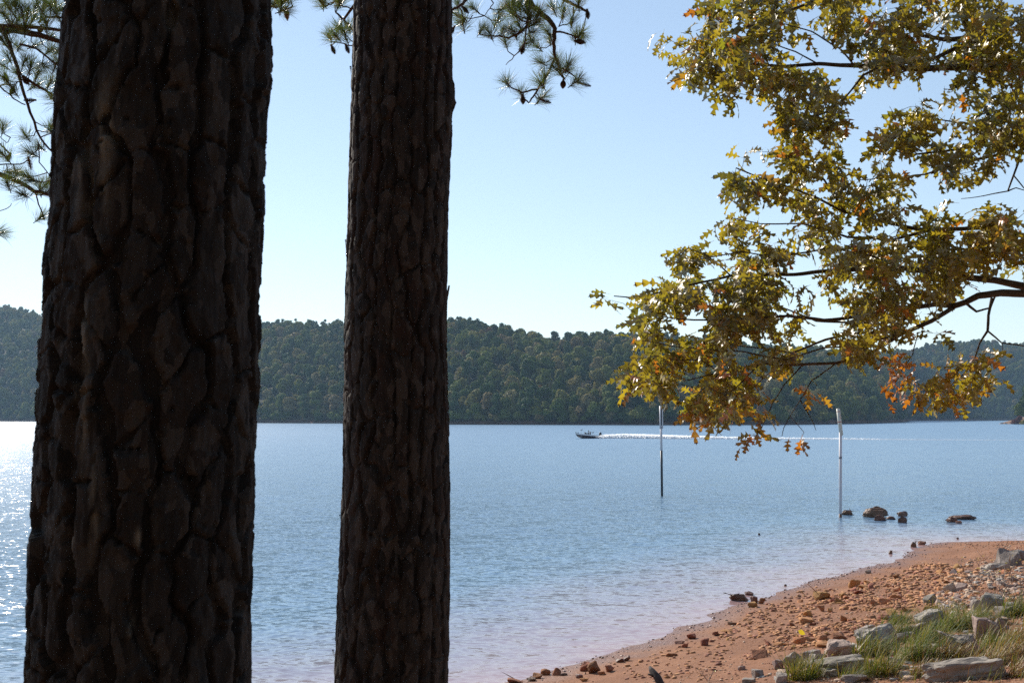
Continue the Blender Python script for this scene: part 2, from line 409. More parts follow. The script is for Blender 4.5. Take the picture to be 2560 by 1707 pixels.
def crown_mesh(name, mat, seed, kind='round', H=16.0, W=10.0, leaves=900):
    """trunk and a crown of leaf clumps; base at z=0"""
    r = np.random.default_rng(seed)
    lobes = []
    if kind == 'round':
        n = 9
        for i in range(n):
            a = r.uniform(0, 2 * math.pi); q = math.sqrt(r.uniform(0, 1)) * W * 0.30; zz = r.uniform(0.40, 0.84) * H
            k = 1 - 0.45 * abs(zz / H - 0.58) / 0.3
            lobes.append((q * k * math.cos(a), q * k * math.sin(a), zz, r.uniform(0.19, 0.29) * W))
        lobes.append((0, 0, 0.86 * H, 0.2 * W))
    elif kind == 'cone':
        for i in range(9):
            f = i / 8; zz = lerp(0.25, 0.95, f) * H; a = r.uniform(0, 6.28); q = r.uniform(0.0, 0.16) * W * (1 - f)
            lobes.append((q * math.cos(a), q * math.sin(a), zz, lerp(0.34, 0.09, f) * W))
    else:                                   # bush
        for i in range(7):
            a = r.uniform(0, 6.28); q = r.uniform(0, 0.35) * W
            lobes.append((q * math.cos(a), q * math.sin(a), r.uniform(0.25, 0.75) * H, r.uniform(0.2, 0.3) * W))
    L = np.array(lobes); wgt = L[:, 3] ** 2; wgt /= wgt.sum()
    V = []; Fc = []
    ids = r.choice(len(L), leaves, p=wgt)
    d = r.normal(size=(leaves, 3)); d /= np.linalg.norm(d, axis=1)[:, None]
    d[:, 2] = np.where(d[:, 2] < -0.55, -d[:, 2], d[:, 2])
    rad = L[ids, 3] * r.uniform(0.80, 1.13, leaves)
    C = L[ids, :3] + d * rad[:, None] * np.array([1, 1, 0.85])
    # drop clumps buried in another lobe
    keep = np.ones(leaves, bool)
    for j in range(len(L)):
        inside = (np.linalg.norm((C - L[j, :3]) / np.array([1, 1, .85]), axis=1) < 0.74 * L[j, 3]) & (ids != j)
        keep &= ~inside
    C = C[keep]; d = d[keep]; m = len(C)
    nrm = d + r.normal(size=(m, 3)) * 0.45; nrm /= np.linalg.norm(nrm, axis=1)[:, None]
    t1 = np.cross(nrm, r.normal(size=(m, 3))); t1 /= np.linalg.norm(t1, axis=1)[:, None]; t2 = np.cross(nrm, t1)
    sz = W * r.uniform(0.028, 0.062, m)
    for k, (a, b) in enumerate(((-1, -.7), (1, -.8), (.8, .9), (-.7, 1))):
        V.append(C + t1 * (a * sz)[:, None] + t2 * (b * sz)[:, None] + nrm * (r.uniform(-.3, .3, m) * sz)[:, None])
    V = np.stack(V, 1).reshape(-1, 3); Fc = np.arange(m * 4).reshape(-1, 4)
    # dim inner bodies that close the crown
    bm = bmesh.new()
    for (x, y, z, q) in lobes:
        bmesh.ops.create_icosphere(bm, subdivisions=1, radius=q * 0.80, matrix=Matrix.Translation((x, y, z)) @ Matrix.Diagonal((1, 1, .85, 1)))
    for v in bm.verts: v.co += Vector(r.normal(size=3) * 0.02 * W)
    bmesh.ops.create_cone(bm, cap_ends=False, segments=6, radius1=0.022 * H, radius2=0.01 * H, depth=0.6 * H, matrix=Matrix.Translation((0, 0, 0.29 * H)))
    bv = np.array([v.co[:] for v in bm.verts]); n0 = len(V)
    me = bpy.data.meshes.new(name)
    faces = [tuple(f) for f in Fc] + [tuple(n0 + v.index for v in f.verts) for f in bm.faces]
    me.from_pydata([tuple(p) for p in np.concatenate([V, bv])], [], faces)
    me.materials.append(mat); me.update(); bm.free()
    return me
BROAD = [crown_mesh('broadleaf_crown', CM['broadleaf'], 100 + i, 'round', 16, 10.5 + (i % 3)) for i in range(8)]
CONI = [crown_mesh('conifer_crown', CM['conifer'], 200 + i, 'cone', 16, 8.5) for i in range(1)] + [crown_mesh('conifer_crown', CM['conifer'], 220 + i, 'round', 18, 8.5, 480) for i in range(4)]
LOW = [crown_mesh('understory_crown', CM['broadleaf' if i < 3 else 'conifer'], 240 + i, 'bush', 8, 10, 420) for i in range(4)]
YEL = [crown_mesh('yellow_crown', CM['yellow'], 300 + i, 'round', 15, 11) for i in range(2)]
RUST = [crown_mesh('rust_crown', CM['rust'], 310, 'round', 14, 10)]

def hill_point(px, t):
    d0, d1, hr = hill_shape(np.array([px])); Y = float(d0[0] + t * (d1[0] - d0[0])); X = (px - CX) / F * Y
    return X, Y, float(hill_z(np.array([px]), np.array([Y]))[0])
def scatter_wood():
    r = random.Random(77)
    pts = []; cell = {}
    S = 7.9
    tries = 0
    while tries < 80000:
        tries += 1
        px = r.uniform(-500, 3060)
        d0, d1, hr = (float(v[0]) for v in hill_shape(np.array([px])))
        t = r.uniform(0, 1.12)
        if t * (d1 - d0) < 7: continue
        Y = d0 + t * (d1 - d0); X = (px - CX) / F * Y
        if r.random() > (Y / 1900.0) ** 0.6 : continue
        k = (int(X // S), int(Y // S)); ok = True
        for i in (-1, 0, 1):
            for j in (-1, 0, 1):
                for (a, b) in cell.get((k[0] + i, k[1] + j), ()):
                    if (a - X) ** 2 + (b - Y) ** 2 < S * S: ok = False
        if not ok: continue
        cell.setdefault(k, []).append((X, Y)); pts.append((px, t, X, Y, float(hill_z(np.array([px]), np.array([Y]))[0])))
    return pts
WOOD = scatter_wood()
def plant_wood():
    r = random.Random(78)
    vis = lambda p: -20 < p[0] < 2580 and not (100 < p[0] < 615 or 895 < p[0] < 1105)
    # the ones that show largest: the nearest ones in clear view
    order = sorted(WOOD, key=lambda p: (0 if vis(p) else 1, p[3]))
    show = order[:262]; rest = order[262:]
    def pick():
        k = r.random()
        if k < 0.66: return r.choice(BROAD)
        if k < 0.94: return r.choice(CONI)
        if k < 0.965: return r.choice(YEL)
        return r.choice(RUST) if k < 0.985 else r.choice(BROAD)
    LB = {'broadleaf_crown': 'green leafy tree', 'conifer_crown': 'dark green conifer', 'yellow_crown': 'yellow-green tree', 'rust_crown': 'rust-brown tree'}
    ZN = ((100, 'left of the thick pine trunk'), (760, 'near the tiny white pole between the trunks'), (1000, 'close beside the slim pine trunk'), (1250, 'just right of the slim pine trunk'), (1420, 'between the slim pine and the boat'),
          (1560, 'straight above the boat'), (1700, 'behind the slotted marker pole'), (1900, 'under the hanging oak leaves'), (2070, 'left of the thick white pole'), (2200, 'right of the thick white pole'), (2290, 'at the dark point beyond the white pole'), (2450, 'past the dark point, under the small oak cluster'), (9999, 'left of the rocky wooded point'))
    def zone(px): return next(w for lim, w in ZN if px < lim)
    for (px, t, X, Y, z) in show:
        me = pick(); key = me.name.split('.')[0]
        o = link('forest_tree', me, None, (X, Y, z - 0.4)); sc = r.uniform(0.62, 1.2)
        o.scale = (sc, sc, sc * r.uniform(0.85, 1.1)); o.rotation_euler = (0, 0, r.uniform(0, 6.28))
        size = 'tall ' if sc > 1.0 else ('low ' if sc < 0.8 else 'middling '); lab = size + LB[key] + ' on the far shore, ' + zone(px)
        tag(o, lab, 'tree', 'far shore trees: ' + lab)
    # everything farther up the hills: one object, geometry nodes
    src = bpy.data.collections.new('wood_sources')       # never linked to the scene
    kinds = BROAD + BROAD[:4] + CONI + CONI[:2] + YEL[:1] + RUST
    kn = 0
    for i, me in enumerate(BROAD * 4 + CONI * 4 + YEL[:1] + RUST):
        so = bpy.data.objects.new('wood_source_%03d' % i, me); src.objects.link(so); kn += 1
    me = bpy.data.meshes.new('far_wood'); me.from_pydata([(p[2], p[3], p[4] - 0.4) for p in rest], [], []); me.update()
    n = len(rest)
    fattr(me, 'size', 0.62 + 0.62 * nr.random(n) ** 1.3); fattr(me, 'turn', nr.uniform(0, 6.28, n))
    a = me.attributes.new('which', 'INT', 'POINT'); a.data.foreach_set('value', nr.integers(0, kn, n).astype(np.int32))
    ng = bpy.data.node_groups.new('far_wood', 'GeometryNodeTree')
    ng.interface.new_socket('Geometry', in_out='INPUT', socket_type='NodeSocketGeometry'); ng.interface.new_socket('Geometry', in_out='OUTPUT', socket_type='NodeSocketGeometry')
    N = ng.nodes; Lk = ng.links
    gi = N.new('NodeGroupInput'); go = N.new('NodeGroupOutput'); iop = N.new('GeometryNodeInstanceOnPoints'); ci = N.new('GeometryNodeCollectionInfo')
    ci.inputs['Collection'].default_value = src; ci.inputs['Separate Children'].default_value = True; ci.inputs['Reset Children'].default_value = True
    def na(name, typ):
        x = N.new('GeometryNodeInputNamedAttribute'); x.data_type = typ; x.inputs['Name'].default_value = name; return x.outputs['Attribute']
    cx = N.new('ShaderNodeCombineXYZ'); Lk.new(na('turn', 'FLOAT'), cx.inputs[2])
    Lk.new(gi.outputs[0], iop.inputs['Points']); Lk.new(ci.outputs[0], iop.inputs['Instance']); iop.inputs['Pick Instance'].default_value = True
    Lk.new(na('which', 'INT'), iop.inputs['Instance Index']); Lk.new(cx.outputs[0], iop.inputs['Rotation']); Lk.new(na('size', 'FLOAT'), iop.inputs['Scale'])
    Lk.new(iop.outputs[0], go.inputs[0])
    o = link('far_wood', me); md = o.modifiers.new('wood', 'NODES'); md.node_group = ng
    tag(o, 'mixed autumn wood covering the far hills', 'woodland', kind='stuff')
    # single trees that stand out
        # bushes and saplings that close the edge of the wood down to the bank: too many to count
    V = []; k = 0
    while k < 900:
        px = r.uniform(-500, 3060); d0, d1, hr = (float(v[0]) for v in hill_shape(np.array([px])))
        Y = d0 + r.uniform(4.5, 26); k += 1
        V.append(((px - CX) / F * Y, Y, float(hill_z(np.array([px]), np.array([Y]))[0]) - .3))
    V = np.array(V); src2 = bpy.data.collections.new('undergrowth_sources')
    for i, m2 in enumerate(LOW): src2.objects.link(bpy.data.objects.new('undergrowth_source_%03d' % i, m2))
    me = bpy.data.meshes.new('undergrowth'); me.from_pydata([tuple(v) for v in V], [], []); me.update()
    n = len(V); fattr(me, 'size', nr.uniform(0.5, 1.15, n)); fattr(me, 'turn', nr.uniform(0, 6.28, n)); a = me.attributes.new('which', 'INT', 'POINT'); a.data.foreach_set('value', nr.integers(0, len(LOW), n).astype(np.int32))
    ng2 = ng.copy(); [x for x in ng2.nodes if x.bl_idname == 'GeometryNodeCollectionInfo'][0].inputs['Collection'].default_value = src2
    o = link('undergrowth', me); md = o.modifiers.new('wood', 'NODES'); md.node_group = ng2
    tag(o, 'dense undergrowth along the far bank', 'undergrowth', kind='stuff')
    # unseen wood, added behind the camera to dim sky light on the trunks
    V = []; tr = 0
    while len(V) < 70 and tr < 4000:
        tr += 1; x = r.uniform(-70, 60); y = r.uniform(-60, -9)
        if abs(x) < 4 and y > -12: continue
        if shore_s(np.array([x]), np.array([y]))[0] < 12: continue
        if all((x - q[0]) ** 2 + (y - q[1]) ** 2 > 30 for q in V): V.append((x, y, gz(x, y) - .3))
    src3 = bpy.data.collections.new('unseen_wood_sources'); pool = BROAD[:4] + CONI[1:4]
    for i, m2 in enumerate(pool): src3.objects.link(bpy.data.objects.new('unseen_wood_source_%03d' % i, m2))
    me = bpy.data.meshes.new('unseen_wood'); me.from_pydata(V, [], []); me.update(); n = len(V)
    fattr(me, 'size', nr.uniform(0.9, 1.3, n)); fattr(me, 'turn', nr.uniform(0, 6.28, n)); a = me.attributes.new('which', 'INT', 'POINT'); a.data.foreach_set('value', nr.integers(0, len(pool), n).astype(np.int32))
    ng3 = ng.copy(); [x for x in ng3.nodes if x.bl_idname == 'GeometryNodeCollectionInfo'][0].inputs['Collection'].default_value = src3
    o = link('unseen_wood', me); md = o.modifiers.new('wood', 'NODES'); md.node_group = ng3
    tag(o, 'unseen wood on the bank, added to dim the pine trunks', 'woodland', kind='stuff')
    def special(px, py, me, h, label, t=None, cat='tree', name='forest_tree', wide=1.0):
        best = None
        for tt in np.linspace(0.03, 1.0, 120):
            X, Y, z = hill_point(px, tt)
            tip = CAM + Vector((X, Y, z + h * 0.62)) - CAM
            row = HOR - (z + h * 0.62 - CAM.z) / Y * F
            e = abs(row - py)
            if best is None or e < best[0]: best = (e, X, Y, z)
        o = link(name, me, None, best[1:]); s = h / 16.0; o.scale = (s * wide, s * wide, s); tag(o, label, cat); return o
    yel = YEL[0]
    special(1182, 846, yel, 19, 'broad yellow-green tree high on the far hill, beside the second pine trunk', wide=1.35)
    special(1312, 915, YEL[1], 15, 'yellow-green tree halfway down the far hill, above the pale tree')
    special(1374, 978, crown_mesh('pale_crown', CM['pale'], 401, 'bush', 16, 12, 200), 8.5, 'small pale whitish tree low on the far hill')
    special(1458, 982, crown_mesh('tan_crown', CM['tan'], 402, 'cone', 16, 9, 500), 17, 'tall tan-brown tree low on the far hill above the boat', wide=1.1)
    special(1368, 900, crown_mesh('domed_crown', CM['broadleaf'], 403, 'round', 14, 15, 900), 17, 'wide domed light green tree in the middle of the far hill', wide=1.3)
    special(1427, 826, crown_mesh('orange_crown', CM['rust'], 404, 'round', 14, 12), 14, 'rust-orange tree on the skyline beside the oak leaves')
    special(815, 868, crown_mesh('tan_crown', CM['yellow'], 405, 'round', 14, 12), 15, 'yellowish tree high on the far hill, between the two pine trunks')
    special(773, 898, crown_mesh('yellow_crown', CM['yellow'], 406, 'round', 14, 12), 12, 'smaller yellow-green tree on the far hill, between the two pine trunks')
plant_wood()

# the near point at the right edge, with its rocks and trees
def make_headland():
    c = at(2560, 1054, 800)
    n = 40; rings = [(1.0, -1.0), (0.97, 0.15), (0.9, 1.6), (0.75, 4.5), (0.45, 9.0), (0.0, 13.0)]
    V = []
    cx, cyy = c.x + 52, 800.0
    for f, z in rings:
        for k in range(n):
            a = 2 * math.pi * k / n; rr = 1 + 0.10 * math.sin(3 * a + 1) + 0.05 * math.sin(7 * a)
            V.append((cx + 66 * f * rr * math.cos(a), cyy + 48 * f * rr * math.sin(a), z))
    t = NT('headland_soil'); nz = t.noise(0.3, 4, vec=t.geo())
    t.set(color=t.ramp(nz.outputs[0], [(0.35, (0.14, 0.085, 0.06)), (0.65, (0.26, 0.17, 0.12))]), rough=0.9, spec=0.15)
    me = mesh_np('wooded_point', V, grid_faces(n, len(rings), wrap=True), t.m)
    tag(link('wooded_point', me), 'rocky wooded point reaching into the lake', kind='structure')
    rock = paint('shore_rock', (0.33, 0.24, 0.19), 0.85, 0.3, 1.0)
    rr = random.Random(4)
    for i in range(16):
        a = math.pi * (0.93 + 0.40 * i / 15); q = 1 + 0.10 * math.sin(3 * a + 1) + 0.05 * math.sin(7 * a)
        x, y = cx + 66 * 0.96 * q * math.cos(a), cyy + 48 * 0.96 * q * math.sin(a)
        o = link('shore_rock', stone_mesh('shore_rock', 900 + i % 4, rock, 1.0), None, (x, y, 0.5)); k = rr.uniform(1.2, 2.6); o.scale = (k * 1.5, k, k * 0.7); o.rotation_euler = (0, 0, rr.uniform(0, 6))
        tag(o, 'pale rock at the foot of the wooded point by the photo edge', 'rock', 'rocks round the foot of the wooded point')
    gm = crown_mesh('point_tree_crown', CM['broadleaf'], 501, 'cone', 20, 12, 1100); gm2 = crown_mesh('point_tree_crown', CM['broadleaf'], 502, 'round', 18, 13, 1000)
    spots = [(2574, 800, 27, gm, 'tall green tree standing on the wooded point'), (2602, 800, 30, gm2, 'rounded green tree behind the tallest tree of the wooded point'),
             (2548, 797, 13, gm2, 'low green tree leaning over the tip of the wooded point')]
    for px, Y, h, m, lab in spots:
        p = at(px, 1040, Y); d = math.hypot((p.x - cx) / 66, (Y - cyy) / 48); z = np.interp(d, [0, .45, .75, .9, .97, 1.0], [13, 9, 4.5, 1.6, .15, -1])
        o = link('point_tree', m, None, (p.x, Y, z - 0.5)); s = h / 19.0; o.scale = (s, s, s); tag(o, lab, 'tree')
    for px, Y, h, mname, lab in ((2541, 786, 8.0, 'red', 'dusky red bush at the tip of the wooded point'), (2562, 779, 7.0, 'yellow', 'yellow bush beside the red bush on the wooded point')):
        p = at(px, 1045, Y); d = math.hypot((p.x - cx) / 66, (Y - cyy) / 48); z = np.interp(d, [0, .45, .75, .9, .97, 1.0], [13, 9, 4.5, 1.6, .15, -1])
        o = link('point_bush', crown_mesh('bush_crown', CM[mname], 510, 'bush', 8, 8, 600), None, (p.x, Y, z - 0.3)); s = h / 8; o.scale = (s, s, s); tag(o, lab, 'bush')

# ------------------------------------------------------------------ stones
def stone_mesh(name, seed, mat, size=1.0, flat=1.0, sub=1, rough=0.05, facets=13, rnd_=False, slab=False):
    r = np.random.default_rng(seed)
    bm = bmesh.new()
    P = r.uniform(-1, 1, (facets, 3))
    if slab:
        cs = np.array([(x, y, z) for x in (-1, 1) for y in (-1, 1) for z in (-1, 1)], float)
        cs = cs[r.permutation(8)[:r.integers(6, 9)]]
        P = np.concatenate([cs * r.uniform(0.42, 1.0, cs.shape), np.sign(r.uniform(-1, 1, (7, 3))) * r.uniform(0.2, 1.0, (7, 3))])
    elif rnd_: P = r.normal(size=(facets, 3)); P /= np.linalg.norm(P, axis=1)[:, None]
    else: P *= (0.72 + 0.28 * r.random((facets, 1))) / np.max(np.abs(P), axis=1)[:, None] 
    P = P * np.array([0.5, 0.5, 0.42])
    for p in P: bm.verts.new(p)
    bmesh.ops.convex_hull(bm, input=bm.verts[:])
    loose = [v for v in bm.verts if not v.link_faces]
    bmesh.ops.delete(bm, geom=loose, context='VERTS')
    bmesh.ops.bevel(bm, geom=bm.edges[:], offset=0.032 if slab else 0.045, segments=1, affect='EDGES')
    if sub > 1:
        bmesh.ops.triangulate(bm, faces=bm.faces[:])
        for _ in range(sub - 1): bmesh.ops.subdivide_edges(bm, edges=bm.edges[:], cuts=1, use_grid_fill=True)
        off = Vector(r.uniform(0, 50, 3))
        bm.normal_update()
        mv = [(v, v.normal.copy(), mn.fractal(v.co * 3.1 + off, 0.9, 2.1, 4), mn.ridged_multi_fractal(Vector((v.co.x * 2, v.co.y * 2, v.co.z * 6)) + off, 0.9, 2.0, 4, 1.0, 2.0)) for v in bm.verts]
        for v, nn, a, b in mv: v.co += nn * (a * rough + (1.2 - b) * rough * 0.45)
    me = bpy.data.meshes.new(name); bm.to_mesh(me); bm.free(); me.materials.append(mat)
    if size != 1.0: me.transform(Matrix.Scale(size, 4))
    return me
make_headland()
# ------------------------------------------------------------------ pine trunks with bark plates
def bark_material(name, dark, red, grey, resin=0.0):
    t = NT(name); P = t.geo()
    mp = t.new('ShaderNodeMapping'); mp.inputs['Scale'].default_value = (1, 1, 0.22); t.link(P, mp.inputs[0])
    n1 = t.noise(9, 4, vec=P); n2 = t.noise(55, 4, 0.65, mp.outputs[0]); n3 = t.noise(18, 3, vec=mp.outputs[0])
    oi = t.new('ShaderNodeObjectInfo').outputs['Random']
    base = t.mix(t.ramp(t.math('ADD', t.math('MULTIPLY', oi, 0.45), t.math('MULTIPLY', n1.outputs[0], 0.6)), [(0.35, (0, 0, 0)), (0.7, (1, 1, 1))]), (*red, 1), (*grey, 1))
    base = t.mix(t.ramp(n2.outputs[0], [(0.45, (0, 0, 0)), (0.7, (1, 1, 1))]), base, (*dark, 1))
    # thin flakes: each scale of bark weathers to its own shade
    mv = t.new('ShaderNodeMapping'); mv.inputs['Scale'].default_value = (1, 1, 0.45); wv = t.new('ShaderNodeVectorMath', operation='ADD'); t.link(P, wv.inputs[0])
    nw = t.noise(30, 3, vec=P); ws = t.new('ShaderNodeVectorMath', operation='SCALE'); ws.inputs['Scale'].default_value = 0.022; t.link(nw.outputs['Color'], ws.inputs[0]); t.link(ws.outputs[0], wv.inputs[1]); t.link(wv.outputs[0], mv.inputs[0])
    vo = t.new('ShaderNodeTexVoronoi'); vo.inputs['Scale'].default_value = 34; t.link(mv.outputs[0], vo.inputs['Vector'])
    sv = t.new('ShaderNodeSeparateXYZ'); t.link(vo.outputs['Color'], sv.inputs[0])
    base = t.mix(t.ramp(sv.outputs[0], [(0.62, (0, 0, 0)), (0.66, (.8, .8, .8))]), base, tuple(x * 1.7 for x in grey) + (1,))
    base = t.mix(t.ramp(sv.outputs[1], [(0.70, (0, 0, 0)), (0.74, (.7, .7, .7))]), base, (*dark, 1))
    h = t.math('ADD', t.math('ADD', n2.outputs[0], t.math('MULTIPLY', sv.outputs[2], 0.9)), t.math('MULTIPLY', n3.outputs[0], 0.8))
    if resin:
        rs = t.attr('resin').outputs['Fac']
        m = t.math('MULTIPLY', rs, t.ramp(n3.outputs[0], [(0.45, (0, 0, 0)), (0.62, (1, 1, 1))]))
        base = t.mix(m, base, (0.17, 0.15, 0.12, 1))
    t.set(color=base, rough=0.85, spec=0.25, normal=t.bump(h, 0.007, 1.0))
    return t.m

def make_trunk(tree, rows, Y, cw, ch, depth, mat, seed, run, vw, hd, rag, dents=(), bulges=(), resin=(), ztop=15.0):
    """rows: (py, left px, right px) of the silhouette at forward distance Y"""
    py = np.array([r[0] for r in rows], float)
    zc = []; xc = []; rc = []
    for (y, l, r) in rows:
        a = at(l, y, Y); b = at(r, y, Y)
        zc.append(a.z); xc.append((a.x + b.x) / 2); rc.append((b.x - a.x) / 2 * (1 - 0.5 * ((b.x - a.x) / 2 / Y) ** 2))
    o = np.argsort(zc); zc = np.array(zc)[o]; xc = np.array(xc)[o]; rc = np.array(rc)[o]
    zbase = gz(xc[0], Y) - 0.25
    slope = (xc[-1] - xc[0]) / (zc[-1] - zc[0])
    def axis(z):
        x = np.interp(z, zc, xc); x = np.where(z > zc[-1], xc[-1] + (z - zc[-1]) * slope * 0.6, x); return np.where(z < zc[0], xc[0] + (z - zc[0]) * slope * 0.5, x)
    def rad(z):
        r = np.interp(z, zc, rc); r = np.where(z > zc[-1], np.maximum(rc[-1] * (1 - (z - zc[-1]) / (ztop * 1.35)), 0.05), r)
        return np.where(z < zc[0], rc[0] + 0.16 * ((zc[0] - z) / max(zc[0] - zbase, .1)) ** 2 * rc[0] * 1.6, r)
    base = np.array(tree.location)
    R0 = float(rc.mean()); ncol = int(round(2 * math.pi * R0 / cw))
    def surface(th, z):
        """displaced radius and plate id at angle th (0 = toward the camera side, grows to the right)"""
        u = th * R0
        uw = u + (fbm(u * 9, z * 7, seed + 1, 3) - 0.5) * 0.055
        zw = z + (fbm(u * 8 + 40, z * 6, seed + 2, 3) - 0.5) * 0.10
        cu = uw / (2 * math.pi * R0) * ncol
        ci0 = np.floor(cu).astype(np.int64); Ds = []; Is = []; Rs = []
        for dc in (-1, 0, 1):
            col = ci0 + dc; cm = np.mod(col, ncol)
            off = hash2(cm, cm * 0 + 7, seed) * 1.0
            cv = zw / ch + off
            r0 = np.floor(cv).astype(np.int64)
            for dr in (-1, 0, 1):
                row = r0 + dr
                px_ = col + 0.5 + (hash2(cm, row, seed + 3) - 0.5) * 0.8
                pv = row + 0.5 + (hash2(cm, row, seed + 4) - 0.5) * 0.8
                Ds.append((np.abs(cu - px_) ** 2.8 + (np.abs(cv - pv) * 0.95) ** 2.8) ** (1 / 2.8))
                # some plates run on into the one above
                Is.append(cm); Rs.append(np.where(hash2(cm, row, seed + 21) < run, row + 1, row))
        Ds = np.stack(Ds); Is = np.stack(Is); Rs = np.stack(Rs); K = Is * 100003 + Rs
        b1 = np.argmin(Ds, 0)[None]; F1 = np.take_along_axis(Ds, b1, 0)[0]; ic = np.take_along_axis(Is, b1, 0)[0]; ir = np.take_along_axis(Rs, b1, 0)[0]
        F2 = np.min(np.where(K == np.take_along_axis(K, b1, 0), 9.0, Ds), 0)
        i2 = np.take_along_axis(Is, np.argmin(np.where(K == np.take_along_axis(K, b1, 0), 9.0, Ds), 0)[None], 0)[0]
        w0 = np.where(i2 != ic, 0.015 + vw * fbm(u * 5, z * 3.0, seed + 23, 2) ** 1.7, 0.0)
        # flakes: thin scales lying on each plate, their edges sharp
        fl = np.zeros(u.shape)
        for (sw, sh, amp, sd) in ((0.045, 0.085, 1.0, 61), (0.022, 0.05, 0.55, 67)):
            fx = (uw + (fbm(u * 40, z * 20, seed + sd, 3) - .5) * 0.03) / sw; fc = np.floor(fx); fz = (zw + (fbm(u * 34, z * 18, seed + sd + 5, 3) - .5) * 0.05) / sh + hash2(fc.astype(np.int64), fc.astype(np.int64) * 0 + sd, seed)
            fl = fl + amp * (hash2(fc.astype(np.int64), np.floor(fz).astype(np.int64) + ic * 31, seed + sd + 1) - .5)
        e = (F2 - F1) + (fbm(u * 55, z * 24, seed + 9, 4) - 0.5) * rag
        g = sstep(w0, w0 + 0.075, e)
        g = np.where(i2 != ic, g, 1 - (1 - g) * hd)
        h1 = hash2(ic, ir, seed + 5); h2 = hash2(ic, ir, seed + 6) - 0.5; h3 = hash2(ic, ir, seed + 8) - 0.5
        fu = (cu - np.floor(cu) - 0.5)
        plate = 0.55 + 0.45 * h1 + h2 * fu * 0.6
        n = fbm(u * 28, z * 10, seed + 10, 3)
        terr = np.floor(n * 6 + 0.5 * vnoise(u * 90, z * 60, seed + 15)) / 6 - 0.5
        fib = vnoise(u * 260, z * 22, seed + 11) - 0.5
        d = depth * g * (0.83 + 0.17 * plate + terr * 0.26 + fl * 0.34) + fib * 0.0016 * (0.4 + g) - depth * 0.15
        d = d + (fbm(u * 3, z * 2.2, seed + 12, 2) - 0.5) * depth * 0.25
        for (bt, bz, ba, bw, bh) in bulges:
            d = d + ba * np.exp(-((th - bt) * R0 / bw) ** 2 - ((z - bz) / bh) ** 2) * (0.75 + 0.5 * vnoise(u * 50, z * 50, seed + 13))
        for (dt, dz, dw, dh) in dents:
            q = ((th - dt) * R0 / dw) ** 2 + ((z - dz) / dh) ** 2
            d = d - 0.011 * (1 - sstep(0.6, 1.3, q))
        res = np.zeros(u.shape)
        for (bt, bz, bw, bh) in resin:
            res = np.maximum(res, np.exp(-((th - bt) * R0 / bw) ** 2 - ((z - bz) / bh) ** 2))
        return d - depth * 0.95, ic * 10007 + (ir & 8191), g, res
    def pos(th, z, d):
        r = rad(z) + d
        return np.stack([axis(z) + r * np.sin(th) - base[0], Y - r * np.cos(th) - base[1], z - base[2]], -1)
    def patch(th, z):
        T, Z = np.meshgrid(th, z); d, cid, g, res = surface(T.ravel(), Z.ravel())
        return pos(T.ravel(), Z.ravel(), d), cid, res
    # solid wood under the bark
    zz = np.concatenate([np.arange(zbase, zc[-1] + 0.5, 0.12), np.linspace(zc[-1] + 0.6, ztop, 22)]); th = np.linspace(0, 2 * math.pi, 41)[:-1]
    T, Z = np.meshgrid(th, zz)
    link('trunk', mesh_np('trunk', pos(T.ravel(), Z.ravel(), -depth * 1.75 * np.ones(T.size) - 0.004), grid_faces(40, len(zz), True), mat), tree)
    # plates one can tell apart: the side in view
    zlo, zhi = at(0, 1707, Y).z - 0.25, at(0, 0, Y).z + 0.15
    TH = R(112)
    step = 0.0048 if Y < 4 else 0.0075
    th = np.arange(-TH, TH, step / R0); z = np.arange(zlo, zhi, step * 1.25)
    P, cid, res = patch(th, z); nu, nv = len(th), len(z)
    Fq = grid_faces(nu, nv)
    fc = cid.reshape(nv, nu)[:-1, :-1].ravel()
    ids, inv, cnt = np.unique(fc, return_inverse=True, return_counts=True)
    # the 285 plates that show largest are parts; slivers join the rest of the bark
    front = np.zeros(len(ids)); thq = ((th[:-1] + th[1:]) / 2)[None, :].repeat(nv - 1, 0).ravel()
    np.add.at(front, inv, np.maximum(np.cos(thq), 0.02))
    order = np.argsort(-front); keep = set(order[:285].tolist())
    srt = np.argsort(inv, kind='stable'); bounds = np.concatenate([[0], np.cumsum(cnt)])
    rest = []
    for k in range(len(ids)):
        fi = srt[bounds[k]:bounds[k + 1]]
        if k not in keep or cnt[k] < 30: rest.append(fi); continue
        q = Fq[fi]; vs, qi = np.unique(q.ravel(), return_inverse=True)
        me = mesh_np('bark_plate', P[vs], qi.reshape(-1, 4), mat); fattr(me, 'resin', res[vs]); link('bark_plate', me, tree)
    V = []; FF = []; RS = []; n0 = 0
    def add(P_, F_, r_):
        nonlocal n0
        V.append(P_); FF.append(F_ + n0); RS.append(r_); n0 += len(P_)
    if rest:
        q = Fq[np.concatenate(rest)]; vs, qi = np.unique(q.ravel(), return_inverse=True); add(P[vs], qi.reshape(-1, 4), res[vs])
    for (a, b, z0, z1, st) in ((TH - 0.03, 2 * math.pi - TH + 0.03, zlo, zhi, 0.022), (0, 2 * math.pi, zbase, zlo + 0.02, 0.022), (0, 2 * math.pi, zhi - 0.02, ztop, 0.035)):
        t_ = np.linspace(a, b, int((b - a) * R0 / st) + 2); z_ = np.arange(z0, z1 + st, st)
        P_, c_, r_ = patch(t_, z_); add(P_, grid_faces(len(t_), len(z_)), r_)
    me = mesh_np('bark', np.concatenate(V), np.concatenate(FF), mat); fattr(me, 'resin', np.concatenate(RS))
    tag(link('bark', me, tree), kind='stuff')
    return axis, rad, zbase

